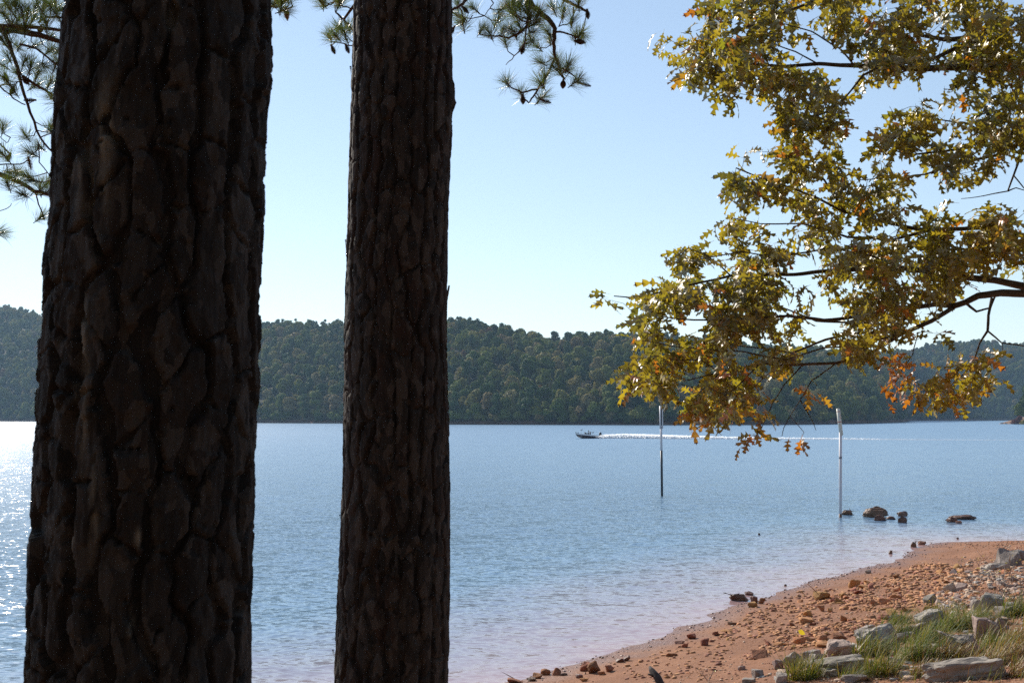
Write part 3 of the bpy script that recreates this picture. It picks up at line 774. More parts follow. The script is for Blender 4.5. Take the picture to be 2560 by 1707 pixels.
def px_angle(px, py, rows, Y):
    """angle and height on the trunk of the mark seen at (px, py)"""
    ys = [r[0] for r in rows]; l = np.interp(py, ys, [r[1] for r in rows]); r = np.interp(py, ys, [r[2] for r in rows])
    s = max(-0.98, min(0.98, (px - (l + r) / 2) / ((r - l) / 2))); q = at(px, py, Y - 0.25)
    return math.asin(s), q.z

ROWS1 = [(0, 178, 675), (163, 163, 680), (283, 147, 666), (435, 138, 660), (544, 135, 658), (762, 121, 651), (980, 107, 645), (1121, 100, 638), (1415, 89, 627), (1707, 80, 626)]
ROWS2 = [(0, 884, 1131), (196, 880, 1131), (325, 876, 1131), (522, 869, 1121), (816, 861, 1118), (980, 860, 1121), (1197, 857, 1126), (1469, 844, 1126), (1707, 836, 1121)]
Y1, Y2 = 2.95, 5.2
d1 = []
for (px, py) in ((352, 288), (348, 335), (345, 355), (372, 350), (380, 372), (333, 372), (360, 300), (402, 300), (187, 150), (180, 158), (184, 205), (480, 298), (500, 302), (487, 336),
                 (150, 1098), (166, 1097), (184, 1099), (206, 1096), (375, 1120), (395, 1121), (412, 1122), (428, 1122), (527, 1195), (545, 1197), (562, 1197), (560, 1322), (578, 1321), (400, 1500), (420, 1498),
                 (183, 1380), (196, 1382), (262, 1034), (104, 1222), (335, 48), (308, 52), (470, 195), (495, 415), (300, 418), (500, 1022)):
    a, z = px_angle(px, py, ROWS1, Y1); d1.append((a, z, 0.0050, 0.0055))
rs1 = [(*px_angle(x, y, ROWS1, Y1), w, h) for (x, y, w, h) in ((345, 350, 0.035, 0.10), (325, 430, 0.045, 0.10), (335, 500, 0.012, 0.09), (272, 1345, 0.008, 0.03), (295, 1040, 0.012, 0.12), (290, 900, 0.012, 0.16), (325, 1290, 0.01, 0.1), (328, 1500, 0.008, 0.06), (415, 1560, 0.008, 0.04), (430, 1345, 0.01, 0.02), (500, 30, 0.015, 0.04), (255, 460, 0.012, 0.05))]
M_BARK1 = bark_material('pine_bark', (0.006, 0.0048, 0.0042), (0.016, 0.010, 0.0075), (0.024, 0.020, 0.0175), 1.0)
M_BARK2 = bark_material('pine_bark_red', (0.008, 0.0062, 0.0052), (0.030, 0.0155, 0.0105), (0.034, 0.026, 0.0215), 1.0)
p0 = at(350, 853, Y1); PINE1 = empty('pine_tree', (p0.x, Y1, gz(p0.x, Y1)))
tag(PINE1, 'thick dark pine trunk nearest the camera, with resin streaks and woodpecker holes', 'tree')
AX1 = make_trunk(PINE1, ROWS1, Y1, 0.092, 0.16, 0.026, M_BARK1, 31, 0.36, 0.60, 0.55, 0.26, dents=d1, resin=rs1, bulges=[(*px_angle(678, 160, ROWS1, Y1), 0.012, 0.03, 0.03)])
p0 = at(990, 853, Y2); PINE2 = empty('pine_tree', (p0.x, Y2, gz(p0.x, Y2)))
tag(PINE2, 'slimmer reddish brown pine trunk standing beside the thick dark one', 'tree')
b2 = [(R(84), at(1140, y, Y2).z, a, 0.05, h) for (y, a, h) in ((225, 0.016, 0.04), (262, 0.018, 0.035), (150, 0.006, 0.03))]
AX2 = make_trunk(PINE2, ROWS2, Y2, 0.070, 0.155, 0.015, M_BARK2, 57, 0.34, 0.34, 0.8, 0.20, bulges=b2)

# the pines' unseen crowns, added above the frame to block sky light
def added_pine_crowns():
    for tree, x, y, z0, sd in ((PINE1, -0.2, 0.0, 8.0, 41), (PINE2, 0.1, 0.2, 7.5, 42)):
        me = crown_mesh('crown', CM['conifer'], sd, 'round', 9.0, 9.0, 900); me.transform(Matrix.Translation((x, y, z0)))
        tag(link('crown', me, tree), kind='stuff')
added_pine_crowns()

# slivers of loose bark standing off the edges of the trunks
def bark_slivers():
    for tree, rows, Y, marks, mat in ((PINE1, ROWS1, Y1, ((104, 1010, -1, 60, .012), (93, 1400, -1, 50, .010), (87, 1550, -1, 40, .010), (664, 290, 1, 30, .008)), M_BARK1),
                                      (PINE2, ROWS2, Y2, ((869, 630, -1, 60, .010), (881, 190, -1, 45, .010), (1119, 735, 1, 40, .012), (856, 1300, -1, 30, .012), (1122, 330, 1, 25, .01), (838, 1640, -1, 40, .012)), M_BARK2)):
        for (px, py, s, ln, out) in marks:
            L = ln / F * Y; p = at(px, py, Y + 0.02); mb = MB(); V = []
            for k in range(7):
                f = k / 6; w = 0.011 * math.sin(math.pi * min(1, f * 0.9 + .1)); x = s * out * (f - 0.35)
                V.append((p + Vector((x, -w - .02, (f - .5) * L)), p + Vector((x + s * .004, w - .02, (f - .5) * L + rnd.uniform(-.003, .003)))))
            for (a, b), (c, d) in zip(V[:-1], V[1:]):
                mb.face((a, b, d, c)); q = Vector((-s * 0.004, 0, 0)); mb.face((a + q, c + q, d + q, b + q))
            me = mb.mesh('bark_flake', mat); me.transform(Matrix.Translation(-Vector(tree.location))); link('bark_flake', me, tree)
bark_slivers()

# ------------------------------------------------------------------ pine boughs
M_TWIG = paint('pine_twig', (0.075, 0.045, 0.032), 0.85, 0.3, 40, spec=0.2)
M_CONE = paint('cone_scales', (0.085, 0.05, 0.032), 0.75, 0.35, 60, spec=0.3)
M_OLDCONE = paint('old_cone', (0.20, 0.12, 0.05), 0.75, 0.3, 60)
M_NEEDLE = [leaf_mat('pine_needle_green', (0.08, 0.125, 0.032), 0.38, 0.35, 0.5), leaf_mat('pine_needle_olive', (0.14, 0.15, 0.038), 0.38, 0.35, 0.5), leaf_mat('pine_needle_dry', (0.20, 0.13, 0.05), 0.3, 0.35, 0.5)]
def needle_mesh(seed):
    r = random.Random(seed); mb = MB()
    for i in range(165):
        # bottlebrush spray pointing along +Z, needles set along 7 cm of shoot
        s = r.uniform(-0.075, 0.012); a = r.uniform(0, 6.283); op = abs(r.gauss(0.55, 0.28)) + (0.25 if s < -0.04 else 0)
        d = Vector((math.sin(op) * math.cos(a), math.sin(op) * math.sin(a), math.cos(op)))
        L = r.uniform(0.10, 0.175); b = Vector((0, 0, s)); side = d.cross(Vector((r.uniform(-1, 1), r.uniform(-1, 1), r.uniform(-1, 1)))).normalized() * 0.0010
        drop = Vector((r.uniform(-.006, .006), r.uniform(-.006, .006), -0.006))
        mid = b + d * L * 0.55 ; tip = b + d * L + drop
        m = 0 if r.random() < 0.62 else (1 if r.random() < 0.75 else 2)
        mb.face((b - side, b + side, mid + side, mid - side), m); mb.face((mid - side, mid + side, tip), m)
    mb.tube([(0, 0, -0.09), (0, 0, 0.0)], [0.004, 0.003], 5, 3)
    return mb.mesh('needle_tuft', M_NEEDLE + [M_TWIG])
NEEDLES = [needle_mesh(600 + i) for i in range(7)]
def cone_mesh(seed, old=False, L=0.066, W=0.036):
    r = random.Random(seed); mb = MB()
    for j in range(9):
        f = j / 8; rr = W * 0.5 * math.sin(math.pi * (0.12 + 0.82 * f)) + 0.004
        for k in range(8):
            a = 2 * math.pi * (k + 0.5 * (j % 2)) / 8; c = Vector((math.cos(a), math.sin(a), 0)); t = Vector((-math.sin(a), math.cos(a), 0))
            z = -f * L
            p = c * rr * 0.55 + Vector((0, 0, z)); q = c * rr * 1.12 + Vector((0, 0, z - 0.006)); w = t * rr * 0.45
            mb.face((p - w * .6, p + w * .6, q + w, q - w)); mb.face((q - w, q + w, p + w * .6 + Vector((0, 0, -.008)), p - w * .6 + Vector((0, 0, -.008))))
    mb.tube([(0, 0, 0.01), (0, 0, -L)], [W * .28, W * .12], 6)
    return mb.mesh('pine_cone', M_OLDCONE if old else M_CONE)
CONES = [cone_mesh(1), cone_mesh(2, L=0.085, W=0.034), cone_mesh(3, True, L=0.10, W=0.034)]

def bough(tree, main, tufts, cones, Y, thick, cvt, seed):
    """main: list of polylines in picture space; first ones are the limbs. Twigs join each tuft to the nearest limb point."""
    r = random.Random(seed); base = Vector(tree.location)
    def P(x, y, dy=0.0): return at(*cvt(x, y), Y + dy)
    nodes = []; boughs = []
    for li, (pl, r0, r1, *rest) in enumerate(main):
        dz = rest[0] if rest else r.uniform(-0.25, 0.25)
        pts = []
        for i in range(len(pl) - 1):
            for k in range(3):
                f = k / 3; pts.append((lerp(pl[i][0], pl[i + 1][0], f), lerp(pl[i][1], pl[i + 1][1], f)))
        pts.append(pl[-1])
        W = [P(x, y, dz * (i / len(pts))) for i, (x, y) in enumerate(pts)]
        for i in range(1, len(W) - 1): W[i] = W[i] + Vector((r.uniform(-1, 1), r.uniform(-1, 1), r.uniform(-1, 1))) * 0.006
        mb = MB(); mb.tube([w - base for w in W], [lerp(r0, r1, i / (len(W) - 1)) for i in range(len(W))], 6)
        ob = mb.build('branch', M_TWIG, tree, True); boughs.append((ob, mb)); nodes += [(w, li) for w in W]
    for (x, y) in tufts:
        p = P(x, y, r.uniform(-0.3, 0.3)); w, li = min(nodes, key=lambda n: (n[0] - p).length)
        mid = (p + w) / 2 + Vector((r.uniform(-.02, .02), r.uniform(-.02, .02), -0.02)); mb = boughs[li][1]
        mb.tube([w - base, mid - base, p - base], [0.005, 0.0042, 0.0032], 5)
        o = link('needle_tuft', r.choice(NEEDLES), boughs[li][0]); d = (p - mid).normalized() * 0.7 + Vector((r.uniform(-.5, .5), r.uniform(-.5, .5), r.uniform(0.1, 0.9)))
        q = d.to_track_quat('Z', 'Y'); o.matrix_parent_inverse = Matrix.Identity(4); o.location = p - base; o.rotation_mode = 'QUATERNION'; o.rotation_quaternion = q
        s = r.uniform(0.85, 1.2); o.scale = (s, s, s)
    for c in cones:
        x, y, kind = c; p = P(x, y, 0.0); w, li = min(nodes, key=lambda n: (n[0] - p).length)
        if (w - p).length > 0.02: boughs[li][1].tube([w - base, p - base], [0.004, 0.003], 5)
        o = link('pine_cone', CONES[kind], boughs[li][0]); o.location = p - base
        o.rotation_euler = (r.uniform(-.5, .5), r.uniform(-.8, .8), 0) if kind != 1 else (r.uniform(-.5, .5), r.choice((-1.3, 0.3, 1.4)), 0)
    for (ob, mb) in boughs:
        me = mb.mesh('branch', M_TWIG, True); old = ob.data; ob.data = me; bpy.data.meshes.remove(old)
    return boughs

# boughs of the slim pine, hanging forward over the bank
c2 = lambda x, y: (800 + x / 2.613, y / 2.613)
YB = 9.4
top2 = at(1000, -420, Y2)
z2 = 8.6
def up_to(pl, sx): return pl
root = (1000 - 800) * 2.613, -620 * 2.613
main2 = [
    ([(560, -1150), (900, -700), (1180, -330), (1340, -60), (1390, 45), (1490, 120), (1535, 190), (1525, 280), (1535, 370), (1570, 470), (1600, 520)], 0.034, 0.008, 0.1),
    ([(1532, 385), (1475, 500), (1420, 585), (1395, 640), (1365, 670), (1325, 645)], 0.011, 0.006, 0.1),
    ([(1420, 585), (1320, 605), (1250, 570), (1220, 545)], 0.008, 0.005),
    ([(1330, -80), (1365, 80), (1360, 150), (1310, 215), (1230, 245), (1150, 235), (1060, 230)], 0.017, 0.006, -0.1),
    ([(1370, -10), (1372, 70), (1352, 150), (1330, 310)], 0.013, 0.005, -0.3),
    ([(1310, 325), (1250, 390), (1215, 425)], 0.005, 0.003),
    ([(1540, 210), (1620, 220), (1690, 250)], 0.009, 0.005),
    ([(1180, -330), (1400, -140), (1600, 0), (1680, 45), (1745, 78)], 0.02, 0.01, 0.3),
    ([(1655, 50), (1655, 100), (1630, 150), (1560, 175)], 0.007, 0.005),
    ([(1560, 440), (1660, 500), (1712, 550)], 0.007, 0.005),
    ([(560, -1150), (700, -500), (900, -150), (960, -10), (920, 40), (860, 70)], 0.024, 0.009, -0.3),
    ([(915, 60), (940, 120), (965, 145), (1000, 100)], 0.007, 0.004),
    ([(1090, -60), (1130, 20), (1110, 60), (1075, 105)], 0.006, 0.003),
    ([(560, -1150), (380, -500), (240, -100), (232, 30), (150, 130), (100, 85), (95, 40)], 0.022, 0.004, 0.3),
    ([(150, 130), (190, 160), (225, 215), (230, 310), (160, 290), (80, 275)], 0.008, 0.004, 0.1),
    ([(220, 60), (150, 40), (110, 10)], 0.006, 0.004),
    ([(560, -1150), (100, -500), (-160, -140), (-200, -20), (-270, 45), (-340, 48), (-380, 30)], 0.022, 0.006, -0.2),
    ([(-200, -15), (-180, 45), (-210, 62), (-240, 50)], 0.006, 0.004),
    ([(-60, -90), (5, 30), (40, 45), (90, 20), (120, -30)], 0.008, 0.005),
]
tufts2 = [(1060, 190), (1160, 130), (1110, 220), (1240, 190), (1280, 110), (1260, 30), (1340, 80), (1390, 210), (1330, 290), (1420, 310), (1210, 280), (1490, 210), (1500, 270), (1590, 80), (1650, 140), (1700, 220),
          (1670, 240), (1690, 20), (1440, 410), (1550, 400), (1620, 420), (1600, 460), (1220, 540), (1310, 610), (1450, 640), (1470, 500), (1440, 540), (1680, 530), (1540, 450), (930, 160), (1000, 50), (900, 30), (60, 240), (120, 180), (190, 180),
          (160, 220), (100, 235), (130, 10), (20, 20), (1430, 90), (1720, 240), (1240, 60), (900, 110), (-390, 5), (-330, 20), (-250, 20), (-230, 70), (-380, 60), (-200, -20), (-290, -10), (0, 10), (120, 0), (1190, 60), (1300, 30), (1380, 110), (1410, 150), (1300, 160), (1270, 230), (1380, 260), (1190, 200), (1520, 60)]
cones2 = [(75, 300, 0), (168, 295, 0), (1668, 270, 1), (1325, 625, 0), (1440, 652, 1), (1590, 525, 0), (1700, 545, 1), (1330, 300, 0), (930, 45, 0), (1745, 68, 0), (875, 180, 0), (-222, 55, 2), (-260, -10, 0)]
bough(PINE2, main2, tufts2, cones2, YB, 0.03, c2, 91)

# a third pine just out of the frame on the left; its boughs reach in behind the thick trunk
c1 = lambda x, y: (x / 2.613, y / 2.613)
M_BARK3 = bark_material('pine_bark_plain', (0.026, 0.018, 0.014), (0.12, 0.06, 0.035), (0.12, 0.09, 0.07))
p3 = at(-420, 500, 10.2); PINE3 = empty('pine_tree', (p3.x, 10.2, gz(p3.x, 10.2)))
tag(PINE3, 'pine with hanging needle boughs and cones behind the thick dark trunk', 'tree')
def plain_trunk():
    mb = MB(); zz = np.linspace(-0.3, 13, 34)
    mb.tube([(0.05 * math.sin(z * .4), 0, z) for z in zz], [0.21 * (1 - z / 15.5) + 0.06 * math.exp(-max(z, 0) * 2) for z in zz], 18)
    mb.build('trunk', M_BARK3, PINE3, True)
plain_trunk()
main3 = [
    ([(-1100, -120), (-600, 60), (-250, 160), (0, 190), (130, 200), (250, 230), (480, 300)], 0.06, 0.018, 0.1),
    ([(-200, 150), (0, 172), (240, 175), (470, 215)], 0.024, 0.012, -0.2),
    ([(0, 190), (40, 235), (100, 400), (140, 560), (200, 740), (260, 900), (345, 995)], 0.022, 0.008, 0.1),
    ([(145, 495), (260, 570), (370, 640), (450, 690)], 0.014, 0.008, 0.2),
    ([(-1100, 700), (-500, 1000), (-200, 1080), (0, 1140), (130, 1190), (230, 1250), (345, 1275), (480, 1260)], 0.035, 0.011, -0.1),
    ([(225, 1250), (250, 1330), (290, 1435)], 0.007, 0.005),
    ([(-200, 480), (0, 565), (90, 650), (165, 685)], 0.009, 0.005),
    ([(-250, 900), (0, 940), (40, 985), (66, 1010)], 0.008, 0.005),
    ([(130, 290), (240, 320), (390, 440), (480, 480)], 0.011, 0.007),
    ([(250, 150), (300, 110), (430, 120)], 0.010, 0.007),
    ([(0, 560), (100, 550), (150, 520)], 0.006, 0.005),
    ([(260, 900), (330, 870), (400, 880)], 0.006, 0.004), ([(250, 930), (260, 1060), (340, 1170)], 0.006, 0.004),
    ([(-150, 1060), (0, 1075), (130, 1070), (200, 1040)], 0.007, 0.005), ([(-600, 60), (-300, -60), (-50, -80), (200, -40), (330, 30)], 0.03, 0.01, 0.2),
    ([(-200, 1350), (-60, 1380), (40, 1370), (75, 1330)], 0.004, 0.003), ([(-100, 820), (0, 900), (40, 930), (70, 900)], 0.004, 0.003)]
tufts3 = [(60, 60), (180, 80), (330, 40), (400, 60), (120, 130), (330, 330), (50, 370), (160, 400), (250, 480), (330, 540), (30, 510), (90, 590), (340, 820), (330, 850), (170, 890), (260, 960), (200, 1000), (110, 1130),
          (210, 1180), (310, 1190), (150, 1270), (50, 1200), (270, 1420), (0, 1520), (20, 830), (370, 420), (300, 160), (230, 300), (120, 310), (350, 650), (40, 20), (20, 90), (100, 20), (240, 20), (280, 80), (220, 120), (90, 200), (160, 180), (330, 240),
          (370, 100), (60, 300), (20, 430), (200, 440), (290, 430), (380, 540), (110, 480), (380, 330), (420, 200), (60, 1130), (170, 1150), (260, 1220), (330, 1240), (20, 1010), (230, 560), (10, 250), (290, 30), (360, 10), (140, 60), (60, 140)]
cones3 = [(68, 1005, 0), (185, 1030, 2), (230, 655, 1), (150, 510, 0), (30, 480, 0), (90, 570, 0), (270, 170, 0), (110, 0, 0)]
bough(PINE3, main3, tufts3, cones3, 9.8, 0.03, c1, 92)
# ------------------------------------------------------------------ the oak on the right
def c3(x, y): return (1600 + x / 2.24, y / 2.24)
def c4(x, y): return (1450 + x / 2.119, 600 + y / 2.119)
M_OAKBARK = paint('oak_bark', (0.085, 0.065, 0.05), 0.9, 0.4, 14, spec=0.2)
OAKC = [(0.25, 0.20, 0.030), (0.34, 0.255, 0.032), (0.15, 0.13, 0.028), (0.36, 0.195, 0.032), (0.44, 0.155, 0.022), (0.20, 0.10, 0.035), (0.22, 0.215, 0.032)]
M_OAK = [leaf_mat('oak_leaf_%s' % n, c, 0.50, 0.5, 0.4, 1.42, 0.06) for n, c in zip(('olive', 'golden', 'dark', 'amber', 'orange', 'brown', 'green'), OAKC)]
YO = 11.0
oq = at(2980, 900, YO + 0.6)
OAK = empty('oak_tree', (oq.x, oq.y, gz(oq.x, oq.y)))
tag(OAK, 'oak with glossy olive and amber lobed leaves hanging over the shore', 'tree')
OB = Vector(OAK.location)

LIMBS = [  # picture polyline, start radius, end radius, depth start, depth end
    ([(2980, 330), (2760, 215), (2560, 172), (2448, 167), (2354, 170), (2225, 170), (2136, 165), (2046, 161), (1957, 166), (1868, 160), (1814, 150), (1770, 154)], 0.068, 0.007, .6, -.2),
    ([(2560, 168), (2529, 150), (2470, 120), (2430, 96), (2412, 54), (2421, 0), (2400, -80)], 0.055, 0.02, .4, .2),
    ([(2430, 96), (2359, 98), (2296, 89), (2270, 60), (2240, 20)], 0.03, 0.009, .3, .6),
    ([(2425, 105), (2340, 145), (2296, 156), (2216, 162), (2158, 188), (2104, 254), (2060, 285), (2000, 300)], 0.024, 0.005, .3, -.5),
    ([(2270, 175), (2210, 200), (2160, 210), (2120, 250)], 0.010, 0.004, .2, .3),
    ([(2400, -80), (2250, -60), (2110, -20), (1990, 20), (1890, 60), (1800, 90)], 0.03, 0.006, .3, -.3),
    ([(2136, 165), (2100, 120), (2030, 80), (1960, 60)], 0.010, 0.005, 0, -.4),
    ([(2046, 161), (1990, 130), (1930, 110), (1850, 110)], 0.008, 0.004, -.1, .3), ([(1957, 166), (1950, 210), (1900, 240), (1850, 235)], 0.006, 0.003, -.1, -.4),
    ([(2980, 520), (2760, 350), (2560, 308), (2511, 321), (2460, 350), (2404, 372), (2359, 379), (2270, 388), (2220, 370)], 0.052, 0.006, .6, .1),
    ([(2540, 315), (2497, 388), (2404, 406), (2314, 437), (2225, 446), (2150, 450)], 0.02, 0.005, .4, .5),
    ([(2470, 340), (2420, 310), (2350, 300), (2280, 310)], 0.012, 0.005, .4, -.3),
    ([(2575, 320), (2555, 379), (2537, 428), (2520, 478), (2460, 490), (2403, 497)], 0.016, 0.003, .5, .3),
    ([(2520, 478), (2540, 470), (2575, 480)], 0.008, 0.004, .4, .4), ([(2535, 440), (2560, 470), (2590, 500)], 0.007, 0.004, .4, .4),
    ([(2980, 760), (2740, 735), (2560, 734), (2502, 733), (2446, 739), (2413, 756), (2384, 765)], 0.062, 0.030, .6, .2),
    ([(2384, 765), (2337, 761), (2280, 770), (2205, 768), (2140, 790), (2060, 800), (1969, 790), (1850, 800), (1733, 800), (1640, 790)], 0.026, 0.005, .2, -.5),
    ([(2384, 768), (2328, 803), (2252, 836), (2177, 883), (2092, 907), (2007, 911), (1898, 909), (1800, 930), (1720, 950)], 0.024, 0.005, .2, -.2),
    ([(2280, 772), (2252, 808), (2205, 831), (2125, 834), (2063, 850), (1980, 880), (1900, 870), (1800, 860)], 0.020, 0.004, .1, .4),
    ([(2240, 789), (2148, 808), (2040, 803), (1960, 770), (1880, 740), (1800, 735)], 0.014, 0.004, .1, .5),
    ([(2600, 725), (2560, 716), (2488, 701), (2403, 690), (2347, 680), (2252, 671), (2110, 675), (1969, 685), (1827, 690), (1686, 722), (1590, 745), (1535, 740)], 0.038, 0.005, .5, -.4),
    ([(2252, 671), (2180, 640), (2080, 620), (1960, 640), (1850, 630), (1740, 650)], 0.014, 0.004, .2, -.6),
    ([(2480, 745), (2471, 789), (2469, 827), (2450, 855), (2436, 897), (2410, 935), (2375, 963), (2330, 965)], 0.017, 0.004, .2, .3),
    ([(2469, 827), (2490, 845), (2505, 857), (2560, 865), (2620, 870)], 0.009, 0.005, .2, .3), ([(2505, 857), (2508, 880), (2500, 895)], 0.005, 0.003, .2, .2),
    ([(2413, 756), (2440, 780), (2475, 770), (2490, 735)], 0.014, 0.009, .2, .2),
    ([(2250, 838), (2290, 850), (2282, 890), (2255, 925), (2235, 940)], 0.007, 0.003, .1, .1),
    ([(2007, 911), (1960, 965), (1930, 1010), (1910, 1055), (1900, 1080)], 0.008, 0.003, 0, -.1),
    ([(2092, 907), (2030, 950), (2000, 1000), (1975, 1040), (2010, 1080)], 0.008, 0.003, 0, .2), ([(1975, 1040), (1960, 1070), (1955, 1090)], 0.004, 0.003, .1, .1), ([(2000, 1000), (2030, 1050), (2040, 1075)], 0.005, 0.003, .1, .1),
    ([(1900, 909), (1850, 960), (1800, 1000), (1750, 1040)], 0.008, 0.003, -.2, -.3), ([(1800, 932), (1740, 990), (1720, 1030)], 0.006, 0.003, -.2, -.4),
    ([(2980, 640), (2760, 600), (2560, 590), (2450, 570), (2330, 575), (2230, 560), (2113, 531), (2040, 495), (1980, 470), (1900, 445), (1840, 420)], 0.042, 0.006, .7, -.1),
    ([(2330, 575), (2230, 600), (2120, 590), (2010, 560), (1900, 560), (1830, 545)], 0.018, 0.004, .4, -.4), ([(2113, 531), (2060, 450), (1980, 400), (1920, 380)], 0.014, 0.004, .1, .3),
    ([(2500, 580), (2480, 540), (2460, 530)], 0.01, 0.005, .5, .4), ([(2980, 640), (2700, 640), (2560, 660), (2450, 630), (2350, 610), (2250, 620), (2150, 640)], 0.03, 0.005, .7, .2),
    ([(2252, 836), (2150, 860), (2060, 870), (1960, 900), (1860, 880), (1720, 870), (1600, 850)], 0.012, 0.004, .1, -.6), ([(1800, 930), (1750, 900), (1660, 900), (1600, 920)], 0.007, 0.003, -.2, .2),
    ([(1827, 690), (1770, 640), (1720, 620), (1700, 640)], 0.008, 0.003, -.3, -.5), ([(1950, 910), (1880, 970), (1800, 980), (1700, 960)], 0.006, 0.003, 0, .3),
]
PA = [c3(*p) for p in ((330, -120), (335, 0), (345, 85), (320, 165), (175, 155), (85, 210), (110, 275), (200, 350), (245, 430), (265, 510), (330, 560), (450, 610), (560, 610), (640, 650), (650, 770), (760, 770), (880, 720), (1000, 740), (1080, 770), (1160, 770), (1185, 650), (1120, 560), (1270, 520), (1340, 420), (1500, 400), (1540, 460), (1640, 420), (1750, 470), (2250, 460), (2950, 520), (2950, -120))]
PB = [c3(*p) for p in ((1700, 480), (1740, 540), (1680, 620), (1560, 560), (1400, 610), (1380, 700), (1290, 790), (1300, 950), (1340, 1080), (1480, 1070), (1600, 1080), (1720, 1050), (1880, 1080), (1900, 1000), (2040, 940), (2100, 820), (2250, 820), (2800, 900), (2900, 520), (2250, 460))]
PC = [c3(*p) for p in ((700, 820), (550, 800), (490, 880), (500, 1130), (570, 1190), (440, 1240), (480, 1300), (580, 1340), (1000, 1360), (1480, 1240), (1490, 1100), (1300, 950), (1200, 960), (1130, 920), (1060, 830), (990, 740), (850, 700))]
PD = [c4(*p) for p in ((470, 30), (480, 140), (540, 200), (300, 260), (160, 240), (80, 300), (120, 430), (200, 500), (210, 600), (230, 720), (290, 830), (400, 850), (450, 880), (520, 890), (560, 940), (600, 1010), (700, 1010), (800, 960), (900, 900), (960, 800), (1040, 720), (1180, 680), (1350, 655), (1540, 630), (1660, 560), (1740, 500), (1850, 400), (1960, 300), (2050, 200))] + [(2600, 690), (2900, 690), (2900, 500), (2600, 500), (2460, 515), (2430, 565), (2400, 530), (2330, 525), (2265, 560), (2050, 590), (1860, 590), (1670, 615)]
PE = [c4(*p) for p in ((1740, 780), (1830, 700), (1960, 650), (2040, 580), (2160, 590), (2170, 680), (2140, 830), (2050, 840), (1910, 850), (1890, 930), (1850, 960), (1790, 900), (1740, 860))]
PF = [c4(*p) for p in ((1570, 690), (1640, 650), (1700, 640), (1700, 720), (1660, 800), (1590, 760))]
PG = [c4(*p) for p in ((900, 1010), (950, 980), (1020, 1060), (1010, 1115), (920, 1070))]
PG2 = [c4(*p) for p in ((1140, 1060), (1200, 980), (1255, 1010), (1250, 1080), (1150, 1085))]
PH = [c4(*p) for p in ((1130, 790), (1280, 700), (1310, 760), (1200, 850))]
PI = [c4(*p) for p in ((1890, 470), (1960, 450), (1985, 510), (1910, 520))]
PJ = [c4(*p) for p in ((985, 930), (1090, 880), (1110, 920), (1000, 965))]
PK = [c4(*p) for p in ((1600, 560), (1720, 540), (1690, 640), (1610, 660))]
def poly_area(P): return abs(sum(a[0] * b[1] - b[0] * a[1] for a, b in zip(P, P[1:] + P[:1]))) / 2
def inside(P, x, y):
    c = False; n = len(P); j = n - 1
    for i in range(n):
        (xi, yi), (xj, yj) = P[i], P[j]
        if (yi > y) != (yj > y) and x < (xj - xi) * (y - yi) / (yj - yi) + xi: c = not c
        j = i
    return c

def leaf_mesh(name, seed, mat):
    """a pointed, deeply lobed oak leaf about 13 cm long, along +Y, curled"""
    r = random.Random(seed); Lh = []
    outline = [(0.0, 0.0), (0.10, 0.06), (0.20, 0.045), (0.28, 0.15 + r.uniform(0, .06)), (0.37, 0.25 + r.uniform(-.03, .06)), (0.375, 0.12), (0.45, 0.06), (0.55, 0.16), (0.70, 0.31 + r.uniform(-.06, .04)), (0.695, 0.15), (0.72, 0.06), (0.82, 0.12), (0.93, 0.15 + r.uniform(-.04, .04)), (0.89, 0.06), (1.0, 0.0)]
    S = r.uniform(0.92, 1.1) * 0.132; curl = r.uniform(0.2, 0.9); fold = r.uniform(0.2, 0.9); tw = r.uniform(-.5, .5)
    def P(y, x, s):
        z = -curl * y * y * S + abs(x) * fold * S * 0.6 - (abs(x) * 1.7) ** 2 * S * 0.25
        a = tw * (y - .3) * s; X = x * s
        return (S * X, S * y, z + a * abs(X) * S)
    V = [P(y, 0, 1) for y, x in outline]; n = len(outline); Fc = []
    for s in (1, -1):
        b = len(V); V += [P(y, x, s) for y, x in outline]
        for i in range(n - 1):
            q = (i, i + 1, b + i + 1, b + i); q = q if s < 0 else q[::-1]
            Fc.append(q)
    b = len(V); w = 0.0011; V += [(-w, -0.035, 0.004), (w, -0.035, 0.004), (w, 0, 0), (-w, 0, 0)]; Fc.append((b, b + 1, b + 2, b + 3))
    me = bpy.data.meshes.new(name); me.from_pydata(V, [], Fc); me.materials.append(mat)
    me.polygons.foreach_set('use_smooth', np.ones(len(Fc), bool)); me.update(); return me

